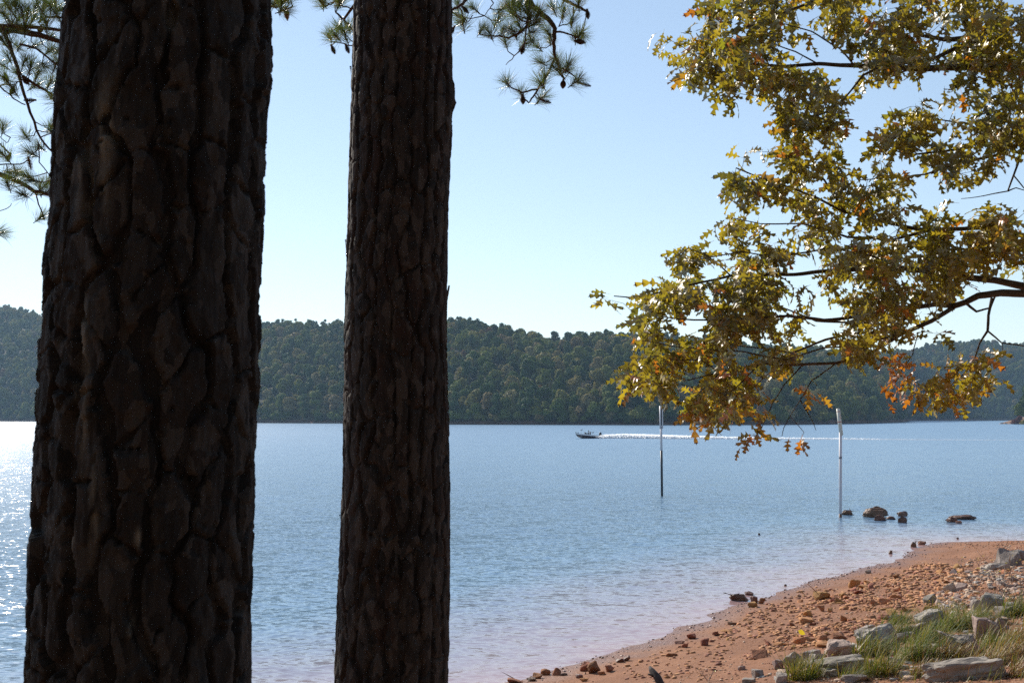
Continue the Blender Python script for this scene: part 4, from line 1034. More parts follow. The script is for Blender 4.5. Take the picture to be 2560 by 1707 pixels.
def make_oak():
    r = random.Random(404)
    # trunk out of the frame
    mb = MB(); zz = np.linspace(-0.3, 12.5, 30)
    mb.tube([(0.25 * math.sin(z * .3), 0.15 * math.sin(z * .5), z) for z in zz], [0.30 * (1 - z / 16) + 0.12 * math.exp(-max(z, 0) * 2.5) for z in zz], 20)
    mb.build('trunk', M_OAKBARK, OAK, True)
    nodes = []
    for (pl, r0, r1, d0, d1) in LIMBS:
        pts = []
        for i in range(len(pl) - 1):
            n = max(2, int(math.hypot(pl[i + 1][0] - pl[i][0], pl[i + 1][1] - pl[i][1]) / 18))
            for k in range(n): pts.append((lerp(pl[i][0], pl[i + 1][0], k / n), lerp(pl[i][1], pl[i + 1][1], k / n)))
        pts.append(pl[-1]); n = len(pts); ph = r.uniform(0, 9)
        W = []
        for i, (x, y) in enumerate(pts):
            f = i / (n - 1); amp = 4.0 * min(1, f * 4, (1 - f) * 4)
            W.append(at(x + amp * (mn.noise((i * .23 + ph, 1, 0))), y + amp * mn.noise((i * .23 + ph, 5, 0)) , YO + lerp(d0, d1, f) + 0.25 * mn.noise((i * .1 + ph, 9, 0)) * min(1, f * 4)))
        mb = MB(); mb.tube([w - OB for w in W], [lerp(r0, r1, (i / (n - 1)) ** 0.85) * (1 + .12 * mn.noise((i * .4, ph, 3))) for i in range(n)], 8 if r0 > .02 else 6)
        mb.build('limb', M_OAKBARK, OAK, True)
        nodes += [w for w, (x, y) in zip(W, pts) if x < 2960]
    # twigs grow toward leaf clusters
    clusters = []
    for P, per, dj, kind in ((PA, 700, 0.9, 'a'), (PB, 640, 0.8, 'b'), (PC, 720, 0.7, 'a'), (PD, 640, 0.9, 'd'), (PE, 720, 0.35, 'e'), (PF, 700, 0.12, 'o'), (PG, 850, 0.15, 'br'), (PG2, 950, 0.15, 'br'), (PH, 1500, 0.2, 'br'), (PI, 900, .1, 'dk'), (PJ, 900, .1, 'e'), (PK, 1100, .1, 'a')):
        xs = [p[0] for p in P]; ys = [p[1] for p in P]; n = int(poly_area(P) / per * 0.97); k = 0; tries = 0
        while k < n and tries < 90000:
            tries += 1
            x = r.uniform(min(xs), max(xs)); y = r.uniform(min(ys), max(ys))
            if not inside(P, x, y) or (kind in 'abd' and not (inside(P, x - 7, y) and inside(P, x + 10, y) and inside(P, x, y + 12) and inside(P, x, y - 8))): continue
            # open gaps where the sky shows
            g = mn.noise((x * .0125, y * .0125, 3.3)) + 0.5 * mn.noise((x * .032, y * .032, 7.7))
            if kind in 'abd' and g < -0.06 and r.random() < 0.92: continue
            k += 1; clusters.append((x, y, r.gauss(0, dj * .5), kind))
    pos = [at(x, y, YO + d) for (x, y, d, k) in clusters]
    N = np.array([tuple(w) for w in nodes]); D = np.array([np.min(np.linalg.norm(N - np.array(p), axis=1)) for p in pos])
    cap = len(nodes) + 4 * len(pos) + 50
    A = np.zeros((cap, 3)); A[:len(N)] = N; na = len(N)
    tw = MB(); leaves = []
    for i in np.argsort(D):
        p = pos[i]; q = np.linalg.norm(A[:na] - np.array(p), axis=1); j = int(np.argmin(q)); w = Vector(A[j]); L = q[j]
        ax = (p - w)
        mid = w.lerp(p, 0.5) + Vector((r.uniform(-1, 1), r.uniform(-1, 1), r.uniform(-.4, 1.2))) * L * 0.13
        t0 = 0.0022 + 0.004 * min(1, L)
        tw.tube([w - OB, mid - OB, p - OB], [t0, t0 * .8, 0.0016], 4, cap=False)
        A[na] = mid; A[na + 1] = p; na += 2
        kind = clusters[i][3]; x, y = clusters[i][0], clusters[i][1]
        low = max(0, min(1, (y - 830) / 230)) if x < 2300 else 0
        nl = r.randint(4, 8)
        hue = mn.noise((x * .009, y * .009, 1.5)); cm = r.random()
        for k in range(nl):
            along = r.random() < 0.30
            b = mid.lerp(p, r.uniform(.3, 1)) if along else p + Vector((r.gauss(0, .055), r.gauss(0, .055), r.gauss(0, .045)))
            a = r.uniform(0, 6.283); dr = r.uniform(-1.35, 0.45)
            d = Vector((math.cos(a) * math.cos(dr), math.sin(a) * math.cos(dr), math.sin(dr)))
            if not along: d = (d + ax.normalized() * 0.35).normalized()
            u = r.random()
            if kind == 'o': m = 4 if u < .7 else 3
            elif kind == 'br': m = 5 if u < .35 else (3 if u < .7 else (4 if u < .85 else 0))
            elif kind == 'dk': m = 2 if u < .7 else 5
            elif kind == 'e': m = 3 if u < .24 else (1 if u < .6 else (0 if u < .93 else 4))
            else:
                t = u + hue * 0.35
                if r.random() < low * 0.27: m = r.choice((3, 3, 4, 5))
                elif r.random() < 0.05: m = r.choice((3, 4))
                elif t < 0.22: m = 2
                elif t < 0.60: m = 0
                elif t < 0.78: m = 6 if r.random() < .5 else 0
                else: m = 1
            leaves.append((b, d, m))
    tag(tw.build('twig', M_OAKBARK, OAK), kind='stuff')
    var = [leaf_mesh('leaf', 700 + i, M_OAK[0]) for i in range(10)]
    # orientation
    info = []
    for (b, d, m) in leaves:
        nrm = Vector((r.gauss(0, 1.15), r.gauss(0, 1.15), .65)).normalized()
        X = d.cross(nrm).normalized(); Z = X.cross(d).normalized(); s = r.uniform(0.85, 1.38)
        M = Matrix(((X.x, d.x, Z.x), (X.y, d.y, Z.y), (X.z, d.z, Z.z)))
        v = (b - CAM); dist = v.length; on = abs(v.x / v.y * F + CX - 1280) < 1285 and v.z / v.y < 0.36
        info.append((s * s * abs(Z.dot(v / dist)) / dist ** 2 * (1 if on else 0), b, M, s, m))
    order = sorted(range(len(info)), key=lambda i: -info[i][0]); solo = order[:300]; rest = order[300:]
    cache = {}
    for i in solo:
        _, b, M, s, m = info[i]; vi = r.randrange(10); key = (vi, m)
        if key not in cache:
            me = var[vi].copy(); me.materials[0] = M_OAK[m]; cache[key] = me
        o = link('leaf', cache[key], OAK); o.matrix_local = Matrix.Translation(b - OB) @ (M * s).to_4x4()
    vv = []; ff = []; mm = []
    for v in var:
        co = np.array([x.co[:] for x in v.vertices]); fa = np.array([p.vertices[:] for p in v.polygons]); vv.append(co); ff.append(fa)
    V = []; FQ = []; MI = []; n0 = 0
    for i in rest:
        _, b, M, s, m = info[i]; vi = r.randrange(10); Mn = np.array(M) * s
        V.append(vv[vi] @ Mn.T + np.array(b - OB)); FQ.append(ff[vi] + n0); n0 += len(vv[vi]); MI.append(np.full(len(ff[vi]), m, np.int32))
    me = mesh_np('foliage', np.concatenate(V), np.concatenate(FQ), M_OAK); me.polygons.foreach_set('material_index', np.concatenate(MI)); me.update()
    tag(link('foliage', me, OAK), kind='stuff')
    print('oak leaves', len(info), 'clusters', len(clusters))
make_oak()
# ------------------------------------------------------------------ boat, wake, marker poles
M_HULL = paint('boat_dark_gelcoat', (0.045, 0.022, 0.03), 0.22, 0.1, 2); M_DECK = paint('boat_white', (0.72, 0.70, 0.70), 0.3, 0.05, 2)
M_BLACK = paint('black_plastic', (0.02, 0.022, 0.03), 0.4, 0.2, 8); M_SEAT = paint('seat_vinyl', (0.05, 0.055, 0.08), 0.5, 0.2, 8)
M_CLOTH = paint('dark_jacket', (0.035, 0.045, 0.075), 0.8, 0.2, 8); M_SKIN = paint('skin', (0.42, 0.24, 0.17), 0.55, 0.1, 8)
M_METAL = paint('brushed_metal', (0.5, 0.5, 0.5), 0.35, 0.1, 8, metal=0.9)
def make_boat():
    bow = on_water(1441, 1096.5); st = on_water(1499, 1094.5)
    Yb = 0.5 * (bow.y + st.y); c = at(1470, 1060, Yb); L = 5.4
    root = empty('bass_boat', (c.x, Yb, 0.0)); root.rotation_euler = (0, R(3.0), R(3)); root.scale = (1.02, 1, 1.3)
    tag(root, 'dark low fishing motorboat speeding across the lake', 'boat')
    # hull: stations from bow (-x) to stern (+x): x, half width deck, deck z, half width chine, chine z, keel z
    S = [(-2.7, .05, .70, .03, .62, .56), (-2.35, .42, .68, .22, .40, .22), (-1.8, .72, .66, .52, .25, .02), (-1.0, .92, .63, .78, .16, -.10), (0.2, 1.0, .58, .90, .12, -.14), (1.6, 1.0, .54, .92, .12, -.15), (2.35, .96, .52, .90, .12, -.15)]
    V = []; 
    for (x, w, dz, cw, cz, kz) in S: V += [(x, -w, dz), (x, -cw, cz), (x, 0, kz), (x, cw, cz), (x, w, dz)]
    mb = MB(); mb.v = V
    for i in range(len(S) - 1):
        for k in range(4): mb.f.append((i * 5 + k, (i + 1) * 5 + k, (i + 1) * 5 + k + 1, i * 5 + k + 1)); mb.m.append(0)
    e = (len(S) - 1) * 5; mb.f += [(e, e + 4, e + 3, e + 2), (e, e + 2, e + 1), (0, 1, 2, 3, 4)]; mb.m += [0, 0, 0]
    mb.build('hull', M_HULL, root)
    mb = MB()                                               # white cap rail and decks with a sunken cockpit
    for i in range(len(S) - 1):
        x0, w0, z0 = S[i][:3]; x1, w1, z1 = S[i + 1][:3]
        for s in (1, -1):
            mb.face([(x0, s * (w0 + .03), z0 + .09), (x1, s * (w1 + .03), z1 + .09), (x1, s * (w1 + .035), z1 - .12), (x0, s * (w0 + .035), z0 - (.12 if i else .06))])
        if i in (2, 3): continue
        mb.face([(x0, -w0 - .03, z0 + .07), (x1, -w1 - .03, z1 + .07), (x1, w1 + .03, z1 + .07), (x0, w0 + .03, z0 + .07)])
    for i in (2, 3):
        x0, w0, z0 = S[i][:3]; x1, w1, z1 = S[i + 1][:3]
        for s in (1, -1): mb.face([(x0, s * (w0 + .03), z0 + .07), (x1, s * (w1 + .03), z1 + .07), (x1, s * (w1 - .2), z1 + .07), (x0, s * (w0 - .2), z0 + .07)])
    mb.box((-.8, 0, .25), (2.0, 1.4, .05)); mb.build('deck', M_DECK, root)
    mb = MB(); mb.box((-.55, .42, .72), (.4, .55, .4), Euler((0, -.3, 0)).to_matrix()); mb.box((-.72, .42, 1.0), (.05, .5, .25), Euler((0, -.5, 0)).to_matrix()); mb.build('console', M_BLACK, root)
    mb = MB(); mb.box((.15, 0, .55), (.5, 1.5, .3)); mb.box((.42, 0, .85), (.16, 1.5, .55), Euler((0, .15, 0)).to_matrix()); mb.build('bench_seat', M_SEAT, root)
    for (x, h) in ((-1.55, 1.32), (.95, 1.0)):
        mb = MB(); mb.tube([(x, 0, .6), (x, 0, h - .06)], [.02, .02], 8); p = mb.build('pedestal_seat', M_METAL, root)
        q = MB(); q.box((x, 0, h), (.32, .36, .10)); q.box((x + .17, 0, h + .09), (.06, .36, .20)); q.build('cushion', M_SEAT, p)
    mb = MB()                                               # outboard motor
    prof = [(2.42, .62, .16), (2.45, .85, .21), (2.55, 1.05, .22), (2.75, 1.12, .2), (2.9, 1.0, .17)]
    mb.tube([(2.62, 0, .5), (2.6, 0, .62), (2.6, 0, .8), (2.62, 0, 1.0), (2.66, 0, 1.13)], [.16, .25, .29, .28, .14], 10); om = mb.build('outboard_motor', M_BLACK, root, True)
    q = MB(); q.box((2.55, 0, .18), (.18, .09, .72)); q.box((2.62, 0, -.18), (.34, .06, .1)); q.build('drive_leg', M_BLACK, om)
    mb = MB(); mb.tube([(-2.75, .12, .86), (-2.2, .12, .86)], [.035, .03], 8); mb.box((-2.72, .12, .86), (.2, .13, .13)); mb.box((-2.15, .12, .82), (.2, .2, .12)); mb.build('trolling_motor', M_BLACK, root)
    # the driver
    pr = seated_person(); M = root.matrix_basis
    pr.location = M @ Vector((.12, .42, .70)); pr.rotation_euler = root.rotation_euler
    tag(pr, 'person in dark clothes seated at the wheel of the boat', 'person')
    return root
def seated_person():
    """one continuous body seated facing -x, hips at the origin, grown with a skin modifier"""
    V = [(0, 0, 0), (.02, 0, .22), (.03, 0, .42), (.02, 0, .53), (0, 0, .62), (-.02, 0, .72),
         (-.01, .10, -.01), (-.42, .12, .03), (-.46, .12, -.38), (-.58, .12, -.42), (-.01, -.10, -.01), (-.42, -.12, .03), (-.46, -.12, -.38), (-.58, -.12, -.42),
         (.03, .19, .44), (-.10, .24, .20), (-.36, .16, .22), (-.44, .14, .24), (.03, -.19, .44), (-.10, -.24, .20), (-.36, -.14, .24), (-.44, -.12, .26)]
    E = [(0, 1), (1, 2), (2, 3), (3, 4), (4, 5), (0, 6), (6, 7), (7, 8), (8, 9), (0, 10), (10, 11), (11, 12), (12, 13), (2, 14), (14, 15), (15, 16), (16, 17), (2, 18), (18, 19), (19, 20), (20, 21)]
    Rr = [.15, .15, .16, .06, .10, .09, .09, .075, .055, .045, .09, .075, .055, .045, .07, .052, .042, .04, .07, .052, .042, .04]
    me = bpy.data.meshes.new('person'); me.from_pydata([tuple(v) for v in V], E, []); me.materials.append(M_CLOTH)
    o = link('person', me); sk = o.modifiers.new('skin', 'SKIN'); sk.use_smooth_shade = True
    for i, q in enumerate(me.skin_vertices[0].data): q.radius = (Rr[i], Rr[i]); q.use_root = (i == 0)
    ss = o.modifiers.new('sub', 'SUBSURF'); ss.levels = 1; ss.render_levels = 1
    mb = MB()
    bm = bmesh.new(); bmesh.ops.create_uvsphere(bm, u_segments=10, v_segments=8, radius=.105, matrix=Matrix.Translation((-.015, 0, .70)) @ Matrix.Diagonal((1.05, .85, 1.2, 1)))
    bmesh.ops.create_cone(bm, cap_ends=True, segments=6, radius1=.025, radius2=.006, depth=.05, matrix=Matrix.Translation((-.13, 0, .69)) @ Matrix.Rotation(-1.57, 4, 'Y'))
    hm = bpy.data.meshes.new('head'); bm.to_mesh(hm); bm.free(); hm.materials.append(M_SKIN); link('head', hm, o)
    mb.tube([(-.01, 0, .74), (-.01, 0, .80), (0, 0, .83)], [.115, .105, .04], 10); mb.box((-.13, 0, .755), (.12, .14, .015)); mb.build('cap', M_CLOTH, o)
    return o
BOAT = make_boat()

def make_wake():
    """white water thrown up behind the boat, thinning to a foam line"""
    a = on_water(1490, 1094.6); pts = [on_water(x, y) for x, y in ((1488, 1095.5), (1530, 1095.4), (1600, 1095.8), (1750, 1096.6), (1900, 1097.3), (2100, 1098), (2330, 1099), (2700, 1100.5))]
    r = np.random.default_rng(8)
    seg = [0]; 
    for p, q in zip(pts[:-1], pts[1:]): seg.append(seg[-1] + (q - p).length)
    T = seg[-1]; S = np.concatenate([np.arange(0, 30, 0.25), np.arange(30, T, 0.6)]); U = np.linspace(-1, 1, 13)
    px = np.interp(S, seg, [p.x for p in pts]); py = np.interp(S, seg, [p.y for p in pts])
    V = []
    for s, x, y in zip(S, px, py):
        w = np.interp(s, [0, 4, 15, 60, T], [0.7, 1.4, 2.2, 2.8, 3.0])
        h = np.interp(s, [0, 2, 6, 12, 24, 40, 70, T], [0.3, 0.62, 0.80, 0.62, 0.40, 0.22, 0.08, 0.02])
        for u in U:
            n = vnoise(np.array([s * 1.7]), np.array([u * 3 + 9]), 2)[0]; n2 = vnoise(np.array([s * 0.5]), np.array([u * 1.3 + 9]), 6)[0]
            z = h * (max(0, 1 - u * u)) ** 0.6 * (0.82 + 0.25 * n * (0.5 + n2)) * 1.1
            V.append((x + 0.15 * (n - .5), y + u * w, z + 0.012))
    t = NT('foam'); nz = t.noise(1.2, 4, vec=t.geo())
    t.set(color=(0.86, 0.88, 0.90), rough=0.6, spec=0.4)
    tb = t.new('ShaderNodeBsdfTransparent'); mx = t.new('ShaderNodeMixShader')
    sx = t.new('ShaderNodeSeparateXYZ'); t.link(t.geo(), sx.inputs[0])
    age = t.math('DIVIDE', t.math('SUBTRACT', sx.outputs[0], float(pts[2].x)), float(pts[-1].x - pts[2].x), True)
    cover = t.math('GREATER_THAN', nz.outputs[0], t.math('ADD', 0.18, t.math('MULTIPLY', age, 0.42)))
    t.link(cover, mx.inputs[0]); tl = t.new('ShaderNodeBsdfTranslucent'); tl.inputs[0].default_value = (0.88, 0.9, 0.92, 1); m2 = t.new('ShaderNodeMixShader'); m2.inputs[0].default_value = 0.68; t.link(t.b.outputs[0], m2.inputs[1]); t.link(tl.outputs[0], m2.inputs[2])
    t.link(tb.outputs[0], mx.inputs[1]); t.link(m2.outputs[0], mx.inputs[2]); t.link(mx.outputs[0], t.out.inputs[0])
    me = mesh_np('boat_wake', V, grid_faces(len(U), len(S)), t.m)
    tag(link('boat_wake', me), 'white foaming wake trailing behind the boat', 'wake', kind='stuff')
    # flying spray over the plume, thinning to churned foam along the track
    V = []; rr = random.Random(5); mb = MB()
    for i in range(13000):
        s = abs(rr.gauss(0, 16)) + .4 if rr.random() < .9 else rr.uniform(10, 60)
        x = np.interp(s, seg, [p.x for p in pts]); y = np.interp(s, seg, [p.y for p in pts]); h = np.interp(s, [0, 2, 7, 14, 30, 60, 170], [.4, .8, 1.0, .85, .45, .18, .08])
        c = Vector((x + rr.gauss(0, .2), y + rr.gauss(0, .9 + min(s, 60) * .02), h * rr.uniform(.1, 1.0) ** .8)); k = rr.uniform(.025, .085)
        a = Vector((rr.gauss(0, 1), rr.gauss(0, .35), rr.gauss(0, .3))).normalized() * k; b = Vector((rr.gauss(0, .3), rr.gauss(0, .35), 1)).normalized() * k * .8
        mb.face((c - a - b, c + a - b, c + a * .6 + b, c - a * .7 + b))
    t = NT('spray'); t.set(color=(0.9, 0.92, 0.94), rough=0.6); tl = t.new('ShaderNodeBsdfTranslucent'); tl.inputs[0].default_value = (0.95, 0.96, 0.97, 1); mx = t.new('ShaderNodeMixShader'); mx.inputs[0].default_value = 0.72
    t.link(t.b.outputs[0], mx.inputs[1]); t.link(tl.outputs[0], mx.inputs[2]); t.link(mx.outputs[0], t.out.inputs[0])
    tag(mb.build('spray', t.m), 'white spray above the boat wake', 'spray', kind='stuff')
make_wake()

M_WHITE = paint('weathered_white', (0.62, 0.57, 0.57), 0.55, 0.12, 3); M_NEARBLACK = paint('near_black', (0.022, 0.028, 0.035), 0.5, 0.4, 4); M_CREAM = paint('cream_sleeve', (0.60, 0.57, 0.48), 0.6, 0.12, 4)  # near-black tone serves the slim pole's lower section and the slot
M_REDP = paint('red_marking', (0.36, 0.07, 0.05), 0.6, 0.2, 8); M_GREYB = paint('grey_band', (0.22, 0.19, 0.2), 0.6, 0.2, 8)
def make_poles():
    # slim pole, dark below, white above, with a slotted white head
    b = on_water(1655, 1240); Y = b.y; k = Y / F
    root = empty('marker_pole', (b.x, Y, 0)); tag(root, 'slim marker pole, black below and white above, with a slotted head', 'pole')
    P = lambda x, y: at(x, y, Y) - b
    r0 = 2.9 * k
    def tb(name, x0, y0, x1, y1, r, m, par, n=16):
        mb = MB(); A, B = P(x0, y0), P(x1, y1); mb.tube([A, A.lerp(B, .5), B], [r, r, r], n); return mb.build(name, m, par, True)
    tb('lower_section', 1655.3, 1262, 1653.6, 1126, r0, M_NEARBLACK, root); tb('upper_section', 1653.6, 1126, 1652.6, 1066, r0 * .98, M_WHITE, root)
    hd = tb('slotted_head', 1653.4, 1071, 1652.6, 1014.5, r0 * 1.55, M_WHITE, root)
    A, B = P(1653.2, 1063), P(1652.7, 1018); mb = MB(); m = (A + B) / 2; mb.box(m + Vector((0, -r0 * 1.5, 0)), (r0 * .95, r0 * .3, (B - A).length)); mb.build('slot', M_NEARBLACK, hd)
    mb = MB(); mb.box(P(1653.3, 1068) + Vector((0, -r0 * 1.56, 0)), (r0 * 1.0, r0 * .1, 4 * k)); mb.build('clamp', M_GREYB, hd)
    # thick white pole with a leaning cream sleeve
    b2 = on_water(2101, 1293); Y = b2.y; k = Y / F; b = b2
    root = empty('marker_pole', (b.x, Y, 0)); tag(root, 'thicker white marker pole with a leaning cream sleeve marked in red', 'pole')
    r0 = 3.7 * k
    tb('pole', 2101, 1315, 2101.3, 1080, r0, M_WHITE, root); tb('band', 2101.2, 1146.5, 2101.2, 1140.5, r0 * 1.02, M_GREYB, root)
    tb('stained_foot', 2101, 1315, 2101, 1284, r0 * 1.03, paint('waterline_stain', (0.16, 0.085, 0.06), .6, .3, 6), root)
    hd = tb('sleeve', 2103.2, 1087.5, 2095.2, 1021, r0 * 1.26, M_CREAM, root, 20)
    A, B = P(2103.2, 1087.5), P(2095.2, 1021); ax = (B - A).normalized(); rr = r0 * 1.285
    def on(f, a):      # point on the sleeve: f along, a around (0 = toward the camera)
        c = A.lerp(B, f); side = Vector((1, 0, 0)); side = (side - ax * side.dot(ax)).normalized(); fr = ax.cross(side); fr = -fr if fr.y > 0 else fr
        return c + side * (rr * math.sin(a)) + fr * (rr * math.cos(a))
    def band(f0, f1, name):
        mb = MB(); n = 24
        for i in range(n):
            a0, a1 = 2 * math.pi * i / n, 2 * math.pi * (i + 1) / n; mb.face([on(f0, a0), on(f0, a1), on(f1, a1), on(f1, a0)])
        mb.build(name, M_REDP, hd, True)
    band(.485, .515, 'red_band'); band(.875, .895, 'red_band')
    mb = MB(); D = [(.60, .55), (.69, -.05), (.78, .55), (.69, 1.15)]
    cf, ca = .69, .55
    for i in range(4):
        (f0, a0), (f1, a1) = D[i], D[(i + 1) % 4]
        for s in range(4):
            u0, u1 = s / 4, (s + 1) / 4
            q = [(lerp(f0, f1, u0), lerp(a0, a1, u0)), (lerp(f0, f1, u1), lerp(a0, a1, u1))]
            inn = [(lerp(f, cf, .30), lerp(a, ca, .30)) for f, a in q]
            mb.face([on(*q[0]), on(*q[1]), on(*inn[1]), on(*inn[0])])
    mb.build('red_diamond', M_REDP, hd)
    # far pole near the opposite shore
    b = on_water(700, 1056.9); Y = b.y; k = Y / F
    root = empty('marker_pole', (b.x, Y, 0)); tag(root, 'tiny white pole standing off the opposite shore, between the pine trunks', 'pole')
    tb('pole', 700, 1062, 700, 1029, 1.0 * k, M_WHITE, root, 8); tb('cap', 700, 1030, 700, 1028.3, 1.2 * k, M_WHITE, root, 8)
make_poles()

# ------------------------------------------------------------------ rocks in the water
M_WETROCK = None
def rock_mat(name, c, var, wet=False, grain=8.0):
    t = NT(name); P = t.new('ShaderNodeTexCoord').outputs['Object']; oi = t.new('ShaderNodeObjectInfo').outputs['Random']
    n1 = t.noise(grain * .35, 5, vec=P); n2 = t.noise(grain * 3, 4, vec=P)
    a = tuple(x * (1 - var) for x in c); b = tuple(min(1, x * (1 + var)) for x in c)
    col = t.ramp(n1.outputs[0], [(0.3, a), (0.7, b)])
    hs = t.new('ShaderNodeHueSaturation'); t.link(col, hs.inputs['Color']); t.link(t.math('ADD', 0.72, t.math('MULTIPLY', oi, 0.56)), hs.inputs['Value'])
    t.link(t.math('ADD', 0.485, t.math('MULTIPLY', t.math('FRACT', t.math('MULTIPLY', oi, 7.3)), 0.03)), hs.inputs['Hue'])
    c2_ = t.mix(t.math('MULTIPLY', t.ramp(n2.outputs[0], [(0.5, (0, 0, 0)), (0.75, (1, 1, 1))]), 0.4), hs.outputs[0], tuple(x * .55 for x in c) + (1,))
    t.set(color=c2_, rough=0.5 if wet else 0.85, spec=0.3 if wet else 0.2, normal=t.bump(t.math('ADD', n1.outputs[0], t.math('MULTIPLY', n2.outputs[0], .4)), 0.03, 0.7))
    return t.m
M_WET = rock_mat('wet_brown_rock', (0.15, 0.075, 0.048), .3, True, 3); M_BROWN = rock_mat('brown_rock', (0.24, 0.13, 0.085), .3, False, 4)
M_SAND = rock_mat('orange_sandstone', (0.42, 0.20, 0.085), .22); M_GREY = rock_mat('grey_riprap', (0.31, 0.265, 0.225), .3, False, 7); M_PINK = rock_mat('pinkish_stone', (0.33, 0.24, 0.20), .25)
M_REDS = rock_mat('red_sandstone', (0.30, 0.125, 0.07), .25)
def put_rock(name, px, py, w, h, mat, label, seed, cat='rock', depth=0.8, water=False, tilt=(0, 0), group=None, rough=0.05, sub=2, rz=None, sink=0.22, facets=13, rnd_=False, slab=False):
    """a stone whose foot is at (px, py) in the photo, w x h photo pixels in size"""
    b = on_water(px, py) if water else on_ground(px, py); k = (b - CAM).length / F
    W = w * k; H = h * k; me = stone_mesh(name, seed, mat, 1.0, 1, sub, rough, facets, rnd_, slab)
    o = link(name, me); o.scale = (W, W * depth, H / (1 - sink) * 1.0 / 0.84)
    o.rotation_euler = (tilt[0], tilt[1], rz if rz is not None else random.Random(seed).uniform(-.5, .5))
    o.location = (b.x, b.y + W * depth * .3, b.z + H * (0.5 - sink * .6))
    tag(o, label, cat, group); return o
WR = [(2194, 1293, 64, 25, 'big brown boulder standing out of the water, right of the thick white pole', M_WET, 3), (2119, 1287, 30, 12, 'rounded rock awash at the foot of the thick white pole', M_WET, 12), (2202, 1301, 32, 13, 'smaller wet rock in front of the big brown boulder', M_WET, 21), (2229, 1298, 24, 8, 'low wet rock touching the big brown boulder on its shoreward side', M_WET, 14),
      (2260, 1290, 29, 13, 'peaked wet rock beyond its twin, right of the big boulder', M_WET, 25), (2257, 1306, 26, 14, 'rounded dark rock nearer the shore than its peaked twin', M_WET, 16), (2412, 1298, 62, 11, 'long flat brown rock slab barely above the water', M_WET, 7), (2383, 1305, 30, 13, 'short brown rock leaning on the long flat slab in the water', M_WET, 28), (2399, 1308, 18, 6, 'little pale wet stone in front of the flat slab in the water', M_BROWN, 19),
      (1850, 1501, 54, 17, 'humped brown rock in the shallows with a clear reflection', M_WET, 31), (1874, 1487, 24, 9, 'pointed dark rock behind the humped brown rock', M_WET, 32), (2227, 1384, 12, 9, 'lone dark stone standing in the shallows near the bend of the shore', M_WET, 33), (2287, 1367, 19, 13, 'dark round rock at the waterline by the bend of the shore', M_WET, 34), (2307, 1361, 20, 9, 'small pointed stones beside the dark round rock at the bend', M_BROWN, 35),
      (2395, 1347, 6, 4, 'tiny dark stone in the water off the far beach', M_WET, 36), (1898, 1337, 6, 5, 'tiny bird-like dark stub sticking out of the open water', M_WET, 37), (1964, 1464, 9, 4, 'tiny flat stone in the shallows off the middle of the beach', M_WET, 38), (1801, 1552, 10, 6, 'small stone in the shallows near the reddish rocks', M_WET, 39), (1690, 1600, 9, 6, 'small wet stone just off the waterline', M_WET, 40)]
for (px, py, w, h, lab, m, sd) in WR: put_rock('rock', px, py, w, h, m, lab, sd * 7, water=True, depth=.75, rough=0.07, sub=3 if w > 28 else 2, sink=.3, facets=20, rnd_=True)

